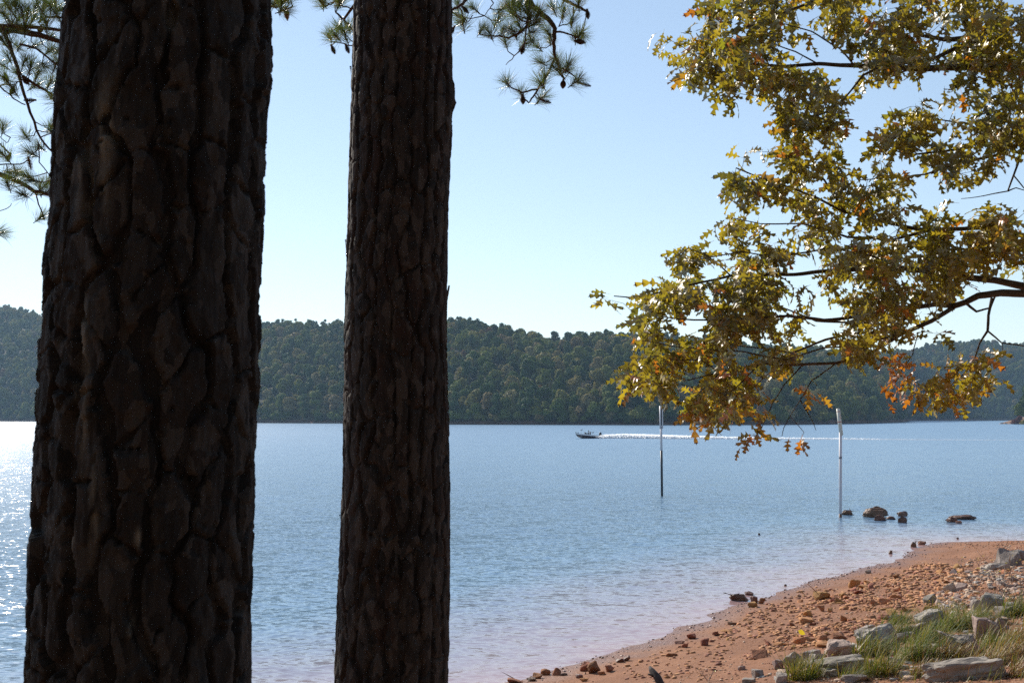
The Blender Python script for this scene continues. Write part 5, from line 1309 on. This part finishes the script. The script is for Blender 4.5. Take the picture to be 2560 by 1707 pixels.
# ------------------------------------------------------------------ stones of the beach
BR = [(1490, 1682, 46, 30, M_REDS, 'biggest reddish block at the near waterline, angular and wet'), (1466, 1677, 34, 22, M_REDS, 'reddish block leaning against the biggest one at the waterline'), (1527, 1678, 30, 16, M_REDS, 'rounded red stone just up the beach from the biggest block'), (1391, 1688, 27, 22, M_REDS, 'upright red stone with a puddle in front, near the bottom edge'), (1364, 1686, 26, 15, M_REDS, 'red stone behind the upright one near the bottom edge'),
      (1342, 1696, 30, 13, M_REDS, 'dark red stone nearest the water among the bottom-edge stones'), (1410, 1688, 20, 7, M_WET, 'low dark wet stone beside the upright red stone'), (1290, 1706, 44, 9, M_REDS, 'flat reddish stone cut by the bottom edge'), (1328, 1702, 28, 9, M_WET, 'dark flat wet stone at the bottom edge'), (1448, 1694, 18, 9, M_WET, 'small wet stone at the foot of the biggest red block'), (1460, 1702, 28, 8, M_SAND, 'flat orange stone at the bottom edge'), (1505, 1686, 22, 8, M_SAND, 'small orange stone below the biggest red block'),
      (1550, 1655, 24, 10, M_WET, 'dark wet stone at the waterline, up the shore from the biggest block'), (1568, 1651, 20, 12, M_WET, 'dark peaked wet stone at the waterline beside a flatter one'), (1730, 1596, 26, 12, M_REDS, 'jagged dark red stone lying on the waterline'), (1702, 1609, 28, 8, M_BROWN, 'flat brown stone just above the waterline'), (1713, 1617, 20, 9, M_REDS, 'small red stone behind the flat brown one'), (1764, 1613, 27, 15, M_REDS, 'triangular red stone alone on smooth clay'), (1679, 1640, 32, 10, M_REDS, 'flat-topped red slab alone on the clay'),
      (1833, 1561, 26, 9, M_BROWN, 'brown stone lying half in the water'), (1884, 1507, 24, 16, M_WET, 'dark block at the waterline behind an orange one'), (1882, 1517, 26, 13, M_SAND, 'orange block at the waterline in front of a dark one'), (1909, 1509, 21, 14, M_REDS, 'upright reddish stone at the waterline above the orange block'), (1790, 1588, 20, 11, M_REDS, 'small red stone by the flat ones near the waterline'), (1818, 1582, 34, 7, M_SAND, 'long flat orange stone near the waterline'),
      (1899, 1645, 52, 18, M_REDS, 'long brick-like red block lying on the lower beach'), (1855, 1674, 19, 12, M_PINK, 'pinkish pebble-like stone below the brick-like block'), (2139, 1468, 36, 19, M_SAND, 'big rounded orange rock nearest the upper waterline'), (2059, 1499, 44, 19, M_SAND, 'wide lumpy orange rock on the upper beach'), (2171, 1433, 16, 9, M_PINK, 'pale round stone at the upper waterline'), (2022, 1541, 33, 17, M_SAND, 'orange block with a flat overhanging top'), (2001, 1611, 31, 17, M_SAND, 'orange block with a yellow leaf resting on it'),
      (2113, 1496, 24, 13, M_SAND, 'orange stone beside the wide lumpy rock'), (2211, 1510, 30, 15, M_SAND, 'broad orange stone in the middle of the stone belt'), (2242, 1498, 30, 13, M_SAND, 'peaked orange stone in the middle of the stone belt'), (2230, 1537, 33, 14, M_SAND, 'rounded orange boulder below the stone belt'), (2211, 1549, 30, 11, M_REDS, 'dark-faced flat red stone below the stone belt'), (2055, 1602, 33, 15, M_REDS, 'smooth dark red stone on the lower beach'), (2098, 1599, 36, 15, M_REDS, 'wide reddish stone beside the smooth dark one'),
      (2067, 1616, 56, 10, M_SAND, 'long tilted orange slab under the reddish stones'), (2144, 1586, 23, 14, M_REDS, 'dark red cube-like stone beside the grey slabs'), (2080, 1530, 26, 10, M_SAND, 'flat-topped orange slab standing on edge'), (2113, 1553, 22, 14, M_SAND, 'pointed orange stone in the middle of the beach'), (2136, 1552, 16, 8, M_SAND, 'small orange wedge beside the pointed stone'), (2018, 1557, 42, 12, M_SAND, 'low broken orange slab in the middle of the beach'), (1983, 1565, 15, 11, M_REDS, 'small red block beside the low broken slab'), (2054, 1528, 18, 14, M_SAND, 'narrow pyramid-like orange stone'), (2268, 1529, 26, 13, M_REDS, 'rounded red stone near the grass'), (2178, 1475, 0, 0, None, '')]
for i, (px, py, w, h, m, lab) in enumerate(BR):
    if w: put_rock('stone', px, py, w, h, m, lab, 1000 + i * 3, 'stone', depth=.8, rough=0.04, sub=2, sink=.26, facets=11 + i % 5)

GR = [(2425, 1697, 196, 46, 'long grey wedge-shaped slab at the bottom edge, bright on top', (0, -.16), .38, 15), (2366, 1684, 84, 34, 'grey slab tucked behind the long wedge-shaped slab', (0, -.18), .5, 12), (2204, 1624, 120, 54, 'large pale grey slab tilted toward the water', (.1, -.22), .5, 22), (2107, 1642, 84, 42, 'rounded pale grey boulder at the end of the tilted slab', (.1, -.1), .7, 13), (2166, 1588, 64, 22, 'thin grey slab above the tilted pale slab', (.1, -.3), .6, 14),
      (2104, 1682, 142, 38, 'long low grey boulder with a pitted top near the bottom edge', (0, -.12), .45, 25), (2176, 1680, 42, 28, 'small upright grey rock beside the long pitted boulder', (0, -.2), .7, 16), (2333, 1569, 80, 40, 'grey boulder leaning against the grass, its top sunlit', (.1, -.35), .6, 27), (2288, 1590, 64, 30, 'grey boulder below the sunlit leaning one', (0, -.2), .7, 18), (2424, 1638, 84, 56, 'bulky grey boulder between grass tufts', (.1, -.25), .7, 29), (2468, 1600, 56, 48, 'upright grey rock with a dark cleft in the grass', (0, .1), .7, 10), (2500, 1588, 40, 50, 'dark upright rock beside the cleft one', (0, .1), .8, 41),
      (2446, 1536, 34, 42, 'narrow grey stone standing on end', (0, -.2), .8, 42), (2487, 1522, 66, 34, 'light grey boulder with a shaded underside', (0, .1), .7, 43), (2517, 1540, 44, 24, 'rounded grey stone with ribs, at the grass edge', (0, 0), .8, 44), (2330, 1508, 36, 22, 'pointed grey stone at the edge of the orange ones', (0, -.3), .8, 45), (2379, 1482, 32, 26, 'pinkish grey leaning stone among the brush', (0, -.4), .7, 46), (2403, 1476, 32, 20, 'dark grey stone beside the pinkish leaning one', (0, .2), .8, 47), (2530, 1413, 62, 36, 'whitish boulder on top of the upper stone pile', (0, .1), .8, 48), (2554, 1400, 36, 24, 'pale boulder behind the whitish one, at the photo edge', (0, 0), .8, 49),
      (2495, 1424, 56, 18, 'dark mound-like rock below the whitish boulder', (0, 0), .8, 50), (1988, 1668, 62, 40, 'pointed pale grey stone leaning left at the end of the grey row', (0, -.7), .6, 51), (2030, 1652, 54, 30, 'rounded pale stone behind the pointed leaning one', (0, 0), .7, 52), (2041, 1664, 38, 32, 'dark-cleft grey stone beside the yellow bush', (0, .2), .8, 53), (1946, 1672, 28, 22, 'tan stone at the water-side end of the grey row', (0, 0), .8, 54), (1900, 1692, 38, 18, 'small pale stone low on the beach at the bottom', (0, 0), .8, 55), (1956, 1706, 34, 22, 'grey-white stone at the bottom edge by the yellow bush', (0, 0), .8, 56), (1872, 1706, 40, 10, 'flat pale stone at the bottom edge', (0, 0), .8, 57),
      (2240, 1671, 46, 26, 'dark grey rock under arching grass', (0, .2), .8, 58), (2146, 1704, 78, 17, 'thin flat grey stone at the bottom edge', (0, -.05), .6, 59), (2266, 1693, 28, 17, 'small grey stone between the grass and the wedge slab', (0, 0), .8, 60), (2509, 1560, 30, 14, 'tan flat stone on bare soil at the edge', (0, 0), .8, 61), (2243, 1556, 46, 22, 'brownish grey stone at the top of the grey row', (0, -.2), .7, 62), (2262, 1604, 60, 24, 'grey slab under the boulder that leans on the grass', (0, -.25), .6, 63), (2080, 1690, 50, 18, 'low grey stone before the long pitted boulder', (0, 0), .7, 64)]
for i, (px, py, w, h, lab, tl, dp, sd) in enumerate(GR):
    big = w > 45
    put_rock('boulder', px, py, w * .94, h * .9, M_GREY if i % 7 != 3 else M_PINK, lab, sd * 11 + 5, 'boulder', depth=dp, tilt=tl, rough=0.07 if big else 0.045, slab=True, sub=4 if w > 100 else (3 if big else 2), sink=.36, rz=-.12 if big else None)

def loose_stones():
    r = random.Random(55)
    var = {k: [stone_mesh('stone', 2000 + i, m, 1.0, 1, 1, 0.04, 9 + i % 6) for i in range(9)] for k, m in (('s', M_SAND), ('r', M_REDS), ('p', M_PINK), ('g', M_GREY))}
    zones = [  # picture polygon, how many, size range in photo px, kinds, label, group
        ([(2060, 1500), (2200, 1440), (2330, 1405), (2420, 1420), (2400, 1500), (2300, 1530), (2180, 1530), (2090, 1520)], 96, (12, 30), 'sssr', 'stone in the dense belt on the upper beach', 'stones of the dense belt on the upper beach'),
        ([(1960, 1590), (2080, 1560), (2200, 1540), (2260, 1545), (2160, 1580), (2060, 1610), (1960, 1625), (1880, 1650), (1860, 1640)], 56, (12, 30), 'sssr', 'stone on the middle of the clay beach', 'stones scattered over the middle beach'),
        ([(1880, 1530), (1990, 1480), (2080, 1470), (2120, 1520), (2040, 1560), (1930, 1590), (1840, 1600), (1780, 1600)], 40, (8, 20), 'ssr', 'stone lying on smooth clay near the water', 'small stones near the water'),
        ([(1560, 1660), (1700, 1610), (1840, 1570), (1830, 1650), (1760, 1690), (1560, 1700)], 16, (7, 15), 'ssrr', 'stone on the bare lower beach', 'little stones on the lower beach'),
        ([(2370, 1430), (2430, 1400), (2560, 1420), (2560, 1520), (2450, 1540), (2330, 1530)], 60, (14, 32), 'pppgs', 'stone among dry stems on the upper pile', 'stones of the upper pile with dry stems'),
    ]
    for poly, n, (s0, s1), kinds, lab, grp in zones:
        xs = [p[0] for p in poly]; ys = [p[1] for p in poly]; k = 0
        while k < n:
            x, y = r.uniform(min(xs), max(xs)), r.uniform(min(ys), max(ys))
            if not inside(poly, x, y): continue
            k += 1; b = on_ground(x, y); q = (b - CAM).length / F; w = (s0 + (s1 - s0) * r.random() ** 1.8) * q
            kd = r.choice(kinds); o = link('stone', r.choice(var[kd]), None, (b.x, b.y, b.z + w * .05)); o.scale = (w * r.uniform(.8, 1.3), w * r.uniform(.6, 1.0), w * r.uniform(.38, .85))
            o.rotation_euler = (r.gauss(0, .25), r.gauss(0, .25), r.uniform(0, 6.28)); fl_ = o.scale[2] / w; ar = max(o.scale[0], o.scale[1]) / min(o.scale[0], o.scale[1])
            la = ('flat ' if fl_ < .52 else ('tall ' if fl_ > .72 else '')) + ('long ' if ar > 1.5 else '') + ('big ' if w / q > s0 + .45 * (s1 - s0) else ('small ' if w / q < s0 + .12 * (s1 - s0) else '')) + {'s': 'orange', 'r': 'dark red', 'p': 'pinkish', 'g': 'grey'}[kd] + ' ' + lab
            tag(o, la, 'stone', grp + ': ' + la)
    # pebbles and chips
    base = [np.array([v.co[:] for v in m.vertices]) for m in var['s'][:1]]
    r2 = np.random.default_rng(3); CH = []
    for q in range(8):                      # sharp-edged chips
        bm = bmesh.new(); cs = np.array([(x, y, z) for x in (-1, 1) for y in (-1, 1) for z in (-1, 1)], float)
        for p in np.concatenate([cs * r2.uniform(0.35, 1.0, cs.shape), r2.uniform(-1, 1, (3, 3))]): bm.verts.new(p * .5)
        bmesh.ops.convex_hull(bm, input=bm.verts[:]); bmesh.ops.delete(bm, geom=[v for v in bm.verts if not v.link_faces], context='VERTS'); bmesh.ops.triangulate(bm, faces=bm.faces[:]); bm.verts.index_update()
        CH.append((np.array([v.co[:] for v in bm.verts]), np.array([[v.index for v in f.verts] for f in bm.faces]))); bm.free()
    V = []; Fc = []; MI = []; CI = []
    wl = [on_water(*p) for p in ((1300, 1697), (1560, 1625), (1700, 1570), (1850, 1512), (2040, 1450), (2230, 1405))]
    N = 9000; k = 0
    while k < N:
        if r.random() < .05:       # along the waterline
            i = r.randrange(len(wl) - 1); f = r.random(); p = wl[i].lerp(wl[i + 1], f); x = p.x + r.gauss(.15, .35); y = p.y + r.gauss(-.1, .35)
        else:
            x = r.uniform(0, 19); y = r.uniform(13, 43)
        s = float(shore_s(np.array([x]), np.array([y]))[0])
        if s < -.4 or s > 9.5: continue
        d = vnoise(np.array([x * .9]), np.array([y * .9]), 5)[0]
        if r.random() > (0.25 + 1.1 * d * d) * (1.0 if s > 2.5 else .22): continue
        k += 1; w = 0.012 + 0.05 * r.random() ** 3 + 0.0008 * y
        ci = r.randrange(8); CI.append(ci); ico = CH[ci][0]; P = ico * np.array([w, w * r.uniform(.6, 1), w * r.uniform(.4, .8)]); a = r.uniform(0, 6.28); c_, s_ = math.cos(a), math.sin(a)
        P = np.stack([P[:, 0] * c_ - P[:, 1] * s_, P[:, 0] * s_ + P[:, 1] * c_, P[:, 2]], 1)
        V.append((P, x, y, w)); MI.append(r.choice((0, 0, 1, 2)) if s > 0.6 else 3)
    zones.append(([(1880, 1700), (2040, 1640), (2200, 1580), (2330, 1530), (2560, 1490), (2570, 1570), (2420, 1620), (2260, 1705)], 34, (10, 34), 'ggp', '', ''))
    zones.append(([(2560, 1400), (2860, 1420), (2860, 1640), (2560, 1600)], 26, (10, 34), 'ggps', '', ''))
    for poly, n, (s0, s1), kinds, lab, grp in zones:
        xs = [p[0] for p in poly]; ys = [p[1] for p in poly]; k = 0
        while k < n * (15 if n > 50 else 9):
            x, y = r.uniform(min(xs) - 40, max(xs) + 40), r.uniform(min(ys) - 25, max(ys) + 25)
            if not inside(poly, x, y) or (lab and mn.noise((x * .018, y * .035, 4)) < r.uniform(-.5, .35)): continue
            k += 1; b = on_ground(x, y)
            if b.z < .05: continue
            w = r.uniform(4, 15 if lab else 26) * (b - CAM).length / F; a = r.uniform(0, 6.28); c_, s_ = math.cos(a), math.sin(a)
            ci = r.randrange(8); CI.append(ci); ico = CH[ci][0]; P = ico * np.array([w * r.uniform(.8, 1.5), w * r.uniform(.6, 1), w * r.uniform(.3, .75)])
            V.append((np.stack([P[:, 0] * c_ - P[:, 1] * s_, P[:, 0] * s_ + P[:, 1] * c_, P[:, 2]], 1), b.x, b.y, w)); MI.append({'s': 0, 'r': 1, 'p': 2, 'g': 4}[r.choice(kinds)])
    Z = ground_z(np.array([v[1] for v in V]), np.array([v[2] for v in V]))[0]
    VV = [P + np.array([x, y, z + w * .03]) for (P, x, y, w), z in zip(V, Z)]
    off = np.concatenate([[0], np.cumsum([len(v) for v in VV])[:-1]]); FF = [CH[c][1] + o_ for c, o_ in zip(CI, off)]
    me = mesh_np('pebbles', np.concatenate(VV), np.concatenate(FF), [paint('pebble_orange', (0.38, 0.18, 0.08), .9, .3, 12), paint('pebble_red', (0.27, 0.11, 0.065), .9, .3, 12), paint('pebble_pale', (0.40, 0.28, 0.20), .9, .3, 12), paint('pebble_wet', (0.16, 0.08, 0.06), .35, .3, 12), paint('pebble_grey', (0.29, 0.26, 0.235), .9, .3, 12)], smooth=False)
    me.polygons.foreach_set('material_index', np.repeat(np.array(MI, np.int32), [len(f) for f in FF])); me.update()
    tag(link('pebbles', me), 'small chips and pebbles strewn over the red clay beach', 'pebbles', kind='stuff')
loose_stones()

# ------------------------------------------------------------------ grass, brush, litter
GM = [leaf_mat('grass_green', (0.085, 0.12, 0.02), .4, .6, .15), leaf_mat('grass_olive', (0.19, 0.17, 0.03), .35, .6, .15), leaf_mat('grass_straw', (0.30, 0.22, 0.08), .3, .5, .3), leaf_mat('grass_rust', (0.22, 0.10, 0.035), .3, .5, .3)]
def tuft_mesh(seed, n, L, lean, spread, mix):
    r = random.Random(seed); mb = MB()
    for i in range(n):
        a = r.uniform(0, 6.283); q = spread * math.sqrt(r.random()); p = Vector((q * math.cos(a), q * math.sin(a) * .7, -.03))
        d = Vector((lean[0] + r.gauss(0, .38), lean[1] + r.gauss(0, .38), r.uniform(.55, 1.1))).normalized(); l = L * r.uniform(.5, 1.15); w = r.uniform(.0045, .009); side = d.cross(Vector((0, 0, 1))).normalized() * w
        pts = []; 
        for k in range(5):
            f = k / 4; pts.append(p + d * l * f + Vector((0, 0, -1)) * l * (.42 * r.uniform(.7, 1.2)) * f * f)
        m = r.choice(mix)
        for k in range(4):
            w0 = 1 - .85 * k / 4; w1 = 1 - .85 * (k + 1) / 4
            mb.face((pts[k] - side * w0, pts[k] + side * w0, pts[k + 1] + side * w1, pts[k + 1] - side * w1), m)
    return mb.mesh('grass_tuft', GM)
TUFTS = [(2010, 1700, 1.15, 'y', 'bushy yellow-green grass clump among pale stones at the bottom edge'), (2175, 1640, 1.2, 'g', 'green grass clump spilling over the tilted pale slab'), (2225, 1600, 1.35, 'g', 'thick olive grass clump behind the tilted pale slab'), (2205, 1690, 1.1, 'y', 'yellowing grass clump beside the long pitted boulder'), (2290, 1650, 1.4, 'g', 'broad grass clump arching over dark rocks above the wedge slab'), (2330, 1610, 1.3, 'g', 'tall grass clump under the sunlit leaning boulder'), (2385, 1575, 1.35, 'g', 'long-bladed grass clump sweeping right above the bulky boulder'), (2440, 1562, 1.2, 'g', 'grass clump between the narrow stone and the cleft rock'), (2350, 1560, 1.1, 'y', 'grass clump with yellow leaves at its top'), (2480, 1630, 1.2, 'g', 'grass clump at the foot of the bulky boulder'), (2520, 1650, 1.2, 'r', 'rusty grass clump on bare soil near the edge'), (2550, 1610, 1.2, 'r', 'rusty grass clump cut by the photo edge'), (2540, 1540, 1.25, 'g', 'grass clump behind the ribbed stone at the edge'), (2460, 1665, 1.0, 'r', 'thin reddish grass clump behind the wedge slab'), (2380, 1650, .9, 'r', 'low rust-coloured grass clump behind the small slab'), (2250, 1560, .9, 'g', 'thin grass clump at the top of the grey row'), (2130, 1700, .7, 'g', 'short green grass clump before the long pitted boulder'), (2060, 1680, .6, 'y', 'short grass clump between the dark-cleft stone and the pitted boulder'), (2310, 1690, .8, 'r', 'short rusty grass clump in front of the small grey stone'), (2555, 1690, .8, 'r', 'short dry grass clump in the bottom corner')]
def make_grass():
    mixes = {'g': (0, 0, 0, 0, 1, 1, 1, 2), 'y': (1, 1, 0, 2), 'r': (2, 3, 3, 1)}
    for i, (px, py, s, kind, lab) in enumerate(TUFTS):
        b = on_ground(px, py); me = tuft_mesh(3000 + i, int(250 * s),   .72 * s, (.55, -.15) if kind != 'y' else (.15, 0), .24 * s, mixes[kind])
        o = link('grass_tuft', me, None, (b.x, b.y + .1, b.z)); tag(o, lab, 'grass tuft')
    # sparse blades everywhere between them
    r = random.Random(66); mb = MB(); poly = [(2150, 1600), (2280, 1540), (2400, 1510), (2570, 1500), (2570, 1707), (2100, 1707)]
    k = 0
    while k < 1500:
        x, y = r.uniform(2100, 2570), r.uniform(1500, 1707)
        if not inside(poly, x, y) or mn.noise((x * .02, y * .03, 2)) < -.12: continue
        k += 1; b = on_ground(x, y); d = Vector((r.gauss(.4, .4), r.gauss(-.1, .4), 1)).normalized(); l = r.uniform(.12, .38); sd = d.cross(Vector((0, 0, 1))).normalized() * .0045; m = r.choice((0, 1, 2, 3))
        p1 = b + d * l * .6; p2 = b + d * l + Vector((0, 0, -l * .25)); mb.face((b - sd, b + sd, p1 + sd * .7, p1 - sd * .7), m); mb.face((p1 - sd * .7, p1 + sd * .7, p2), m)
    tag(mb.build('grass', GM), 'sparse grass blades between the grey boulders', 'grass', kind='stuff')
    # needles, bark bits and dead leaves on the bare soil
    lm = [paint('litter_tan', (0.34, 0.2, 0.1), .8, .3, 20), paint('litter_red', (0.24, 0.08, 0.045), .8, .3, 20), paint('litter_pale', (0.5, 0.38, 0.28), .8, .3, 20)]
    mb = MB(); k = 0
    poly = [(2050, 1680), (2250, 1660), (2420, 1640), (2560, 1570), (2570, 1720), (2050, 1720)]
    while k < 1500:
        x, y = r.uniform(2050, 2570), r.uniform(1570, 1720)
        if not inside(poly, x, y): continue
        k += 1; b = on_ground(x, y) + Vector((0, 0, .012)); a = r.uniform(0, 6.28); u = Vector((math.cos(a), math.sin(a), r.gauss(0, .25))); v = Vector((-math.sin(a), math.cos(a), r.gauss(0, .4))); l = r.uniform(.012, .045); w = l * r.uniform(.1, .5)
        mb.face((b - u * l, b + v * w, b + u * l + Vector((0, 0, .01)), b - v * w), r.choice((0, 0, 1, 2)))
    tag(mb.build('leaf_litter', lm), 'dead leaves and needles on the bare soil at the bottom', 'litter', kind='stuff')
make_grass()

M_STEM = paint('grey_stem', (0.20, 0.16, 0.14), .85, .3, 30); M_YLEAF = leaf_mat('yellow_leaf', (0.62, 0.50, 0.05), .4, .35, .4, 1.15); M_STICK = paint('dark_driftwood', (0.05, 0.035, 0.03), .85, .4, 20)
def brush_plant(px, py, h, n, spread, nleaf, lab, seed, lean=(0, 0)):
    r = random.Random(seed); b = on_ground(px, py); root = empty('shrub', tuple(b)); tag(root, lab, 'shrub'); ends = []; st = MB()
    for i in range(n):
        a = r.uniform(0, 6.28); d = Vector((math.cos(a) * spread + lean[0], math.sin(a) * spread * .7 + lean[1], 1)).normalized(); L = h * r.uniform(.6, 1.1); pts = [Vector((0, 0, -.03))]
        for k in range(1, 6): pts.append(pts[-1] + (d + Vector((r.gauss(0, .18), r.gauss(0, .18), r.gauss(0, .1)))) * L / 5)
        st.tube(pts, [.006 - .0009 * k for k in range(6)], 5); ends.append(pts[-1]); ends.append(pts[3])
        for k in (2, 3, 4):
            if r.random() < .8:
                e = pts[k] + Vector((r.gauss(0, 1), r.gauss(0, 1), r.uniform(.2, 1))).normalized() * L * .28; st.tube([pts[k], e], [.0035, .002], 4); ends.append(e)
    st.build('stem', M_STEM, root)
    for k in range(nleaf):
        e = r.choice(ends); me = MB(); L = r.uniform(.035, .065); a = r.uniform(0, 6.28); d = Vector((math.cos(a), math.sin(a), r.uniform(-.5, .6))).normalized(); s = d.cross(Vector((r.gauss(0, .4), r.gauss(0, .4), 1))).normalized()
        q = [e, e + d * L * .3 + s * L * .26, e + d * L * .65 + s * L * .24, e + d * L, e + d * L * .65 - s * L * .24, e + d * L * .3 - s * L * .26]; mid = e + d * L * .5 + Vector((0, 0, -L * .1))
        for i in range(6): me.face((q[i], q[(i + 1) % 6], mid))
        me.build('leaf', M_YLEAF, root, True)
brush_plant(2500, 1500, 1.25, 9, .45, 14, 'dry grey shrub with a few yellow leaves on the upper stone pile', 1, (-.1, 0))
brush_plant(2548, 1525, 1.45, 8, .45, 10, 'taller dry shrub at the photo edge with yellow leaf tips', 2, (-.25, 0))
brush_plant(2440, 1475, .8, 7, .5, 10, 'low dry shrub with yellow leaves over pinkish stones', 3)
brush_plant(2350, 1545, .50, 8, .6, 26, 'small plant with a cluster of yellow leaves at the edge of the grass', 4)
brush_plant(2445, 1412, .32, 4, .5, 9, 'tiny yellow-leaved sprig on the stones near the far beach', 5)
brush_plant(2402, 1410, .25, 3, .5, 6, 'tiny sprig with yellow leaves left of its neighbour on the far stones', 6)
brush_plant(2420, 1545, .6, 6, .6, 8, 'thin brown-stemmed plant with yellow leaves beside the narrow standing stone', 7)
brush_plant(2060, 1660, .22, 3, .6, 5, 'tiny yellow seedling among the pale grey stones', 8)
brush_plant(1990, 1660, .45, 4, .35, 2, 'thin dry weed stalk rising beside the pointed leaning stone', 9)
brush_plant(1770, 1700, .30, 4, .5, 1, 'thin dry weed at the bottom edge near the dark stick', 10)
def yellow_leaf():
    b = on_ground(2003, 1601); mb = MB(); c = b + Vector((0, -.05, .17)); u = Vector((.07, 0, -.04)); v = Vector((0.01, -.02, .05))
    q = [c - u, c - u * .3 + v, c + u * .4 + v * .8, c + u, c + u * .3 - v * .8, c - u * .4 - v]
    for i in range(6): mb.face((q[i], q[(i + 1) % 6], c + Vector((0, -.01, 0))))
    tag(mb.build('fallen_leaf', M_YLEAF), 'single yellow leaf lying on an orange block', 'leaf')
yellow_leaf()
def stick():
    b = on_ground(1652, 1716); k = (b - CAM).length / F; mb = MB()
    tip = b + Vector((-22 * k, .25, 40 * k)); mb.tube([b - (tip - b) * .3, b.lerp(tip, .4) + Vector((.02, 0, .02)), b.lerp(tip, .8), tip], [.07, .062, .05, .018], 8); mb.tube([b.lerp(tip, .5), b.lerp(tip, .55) + Vector((-.10, -.02, .03))], [.03, .015], 6)
    o = mb.build('driftwood_stick', M_STICK, None, True); tag(o, 'dark broken stick poking up from the beach at the bottom edge', 'stick')
stick()

# ------------------------------------------------------------------ haze
def make_haze():
    me = bpy.data.meshes.new('haze'); mb = MB(); mb.box((0, 900, 112), (6600, 4900, 246))
    t = NT('haze'); t.n.remove(t.b); v = t.new('ShaderNodeVolumePrincipled'); v.inputs['Density'].default_value = HAZE; v.inputs['Color'].default_value = (0.50, 0.74, 1.0, 1); v.inputs['Anisotropy'].default_value = 0.25
    t.link(v.outputs[0], t.out.inputs['Volume'])
    tag(mb.build('haze', t.m), 'thin bluish haze over the lake', kind='stuff')
HAZE = 0.00007
make_haze()
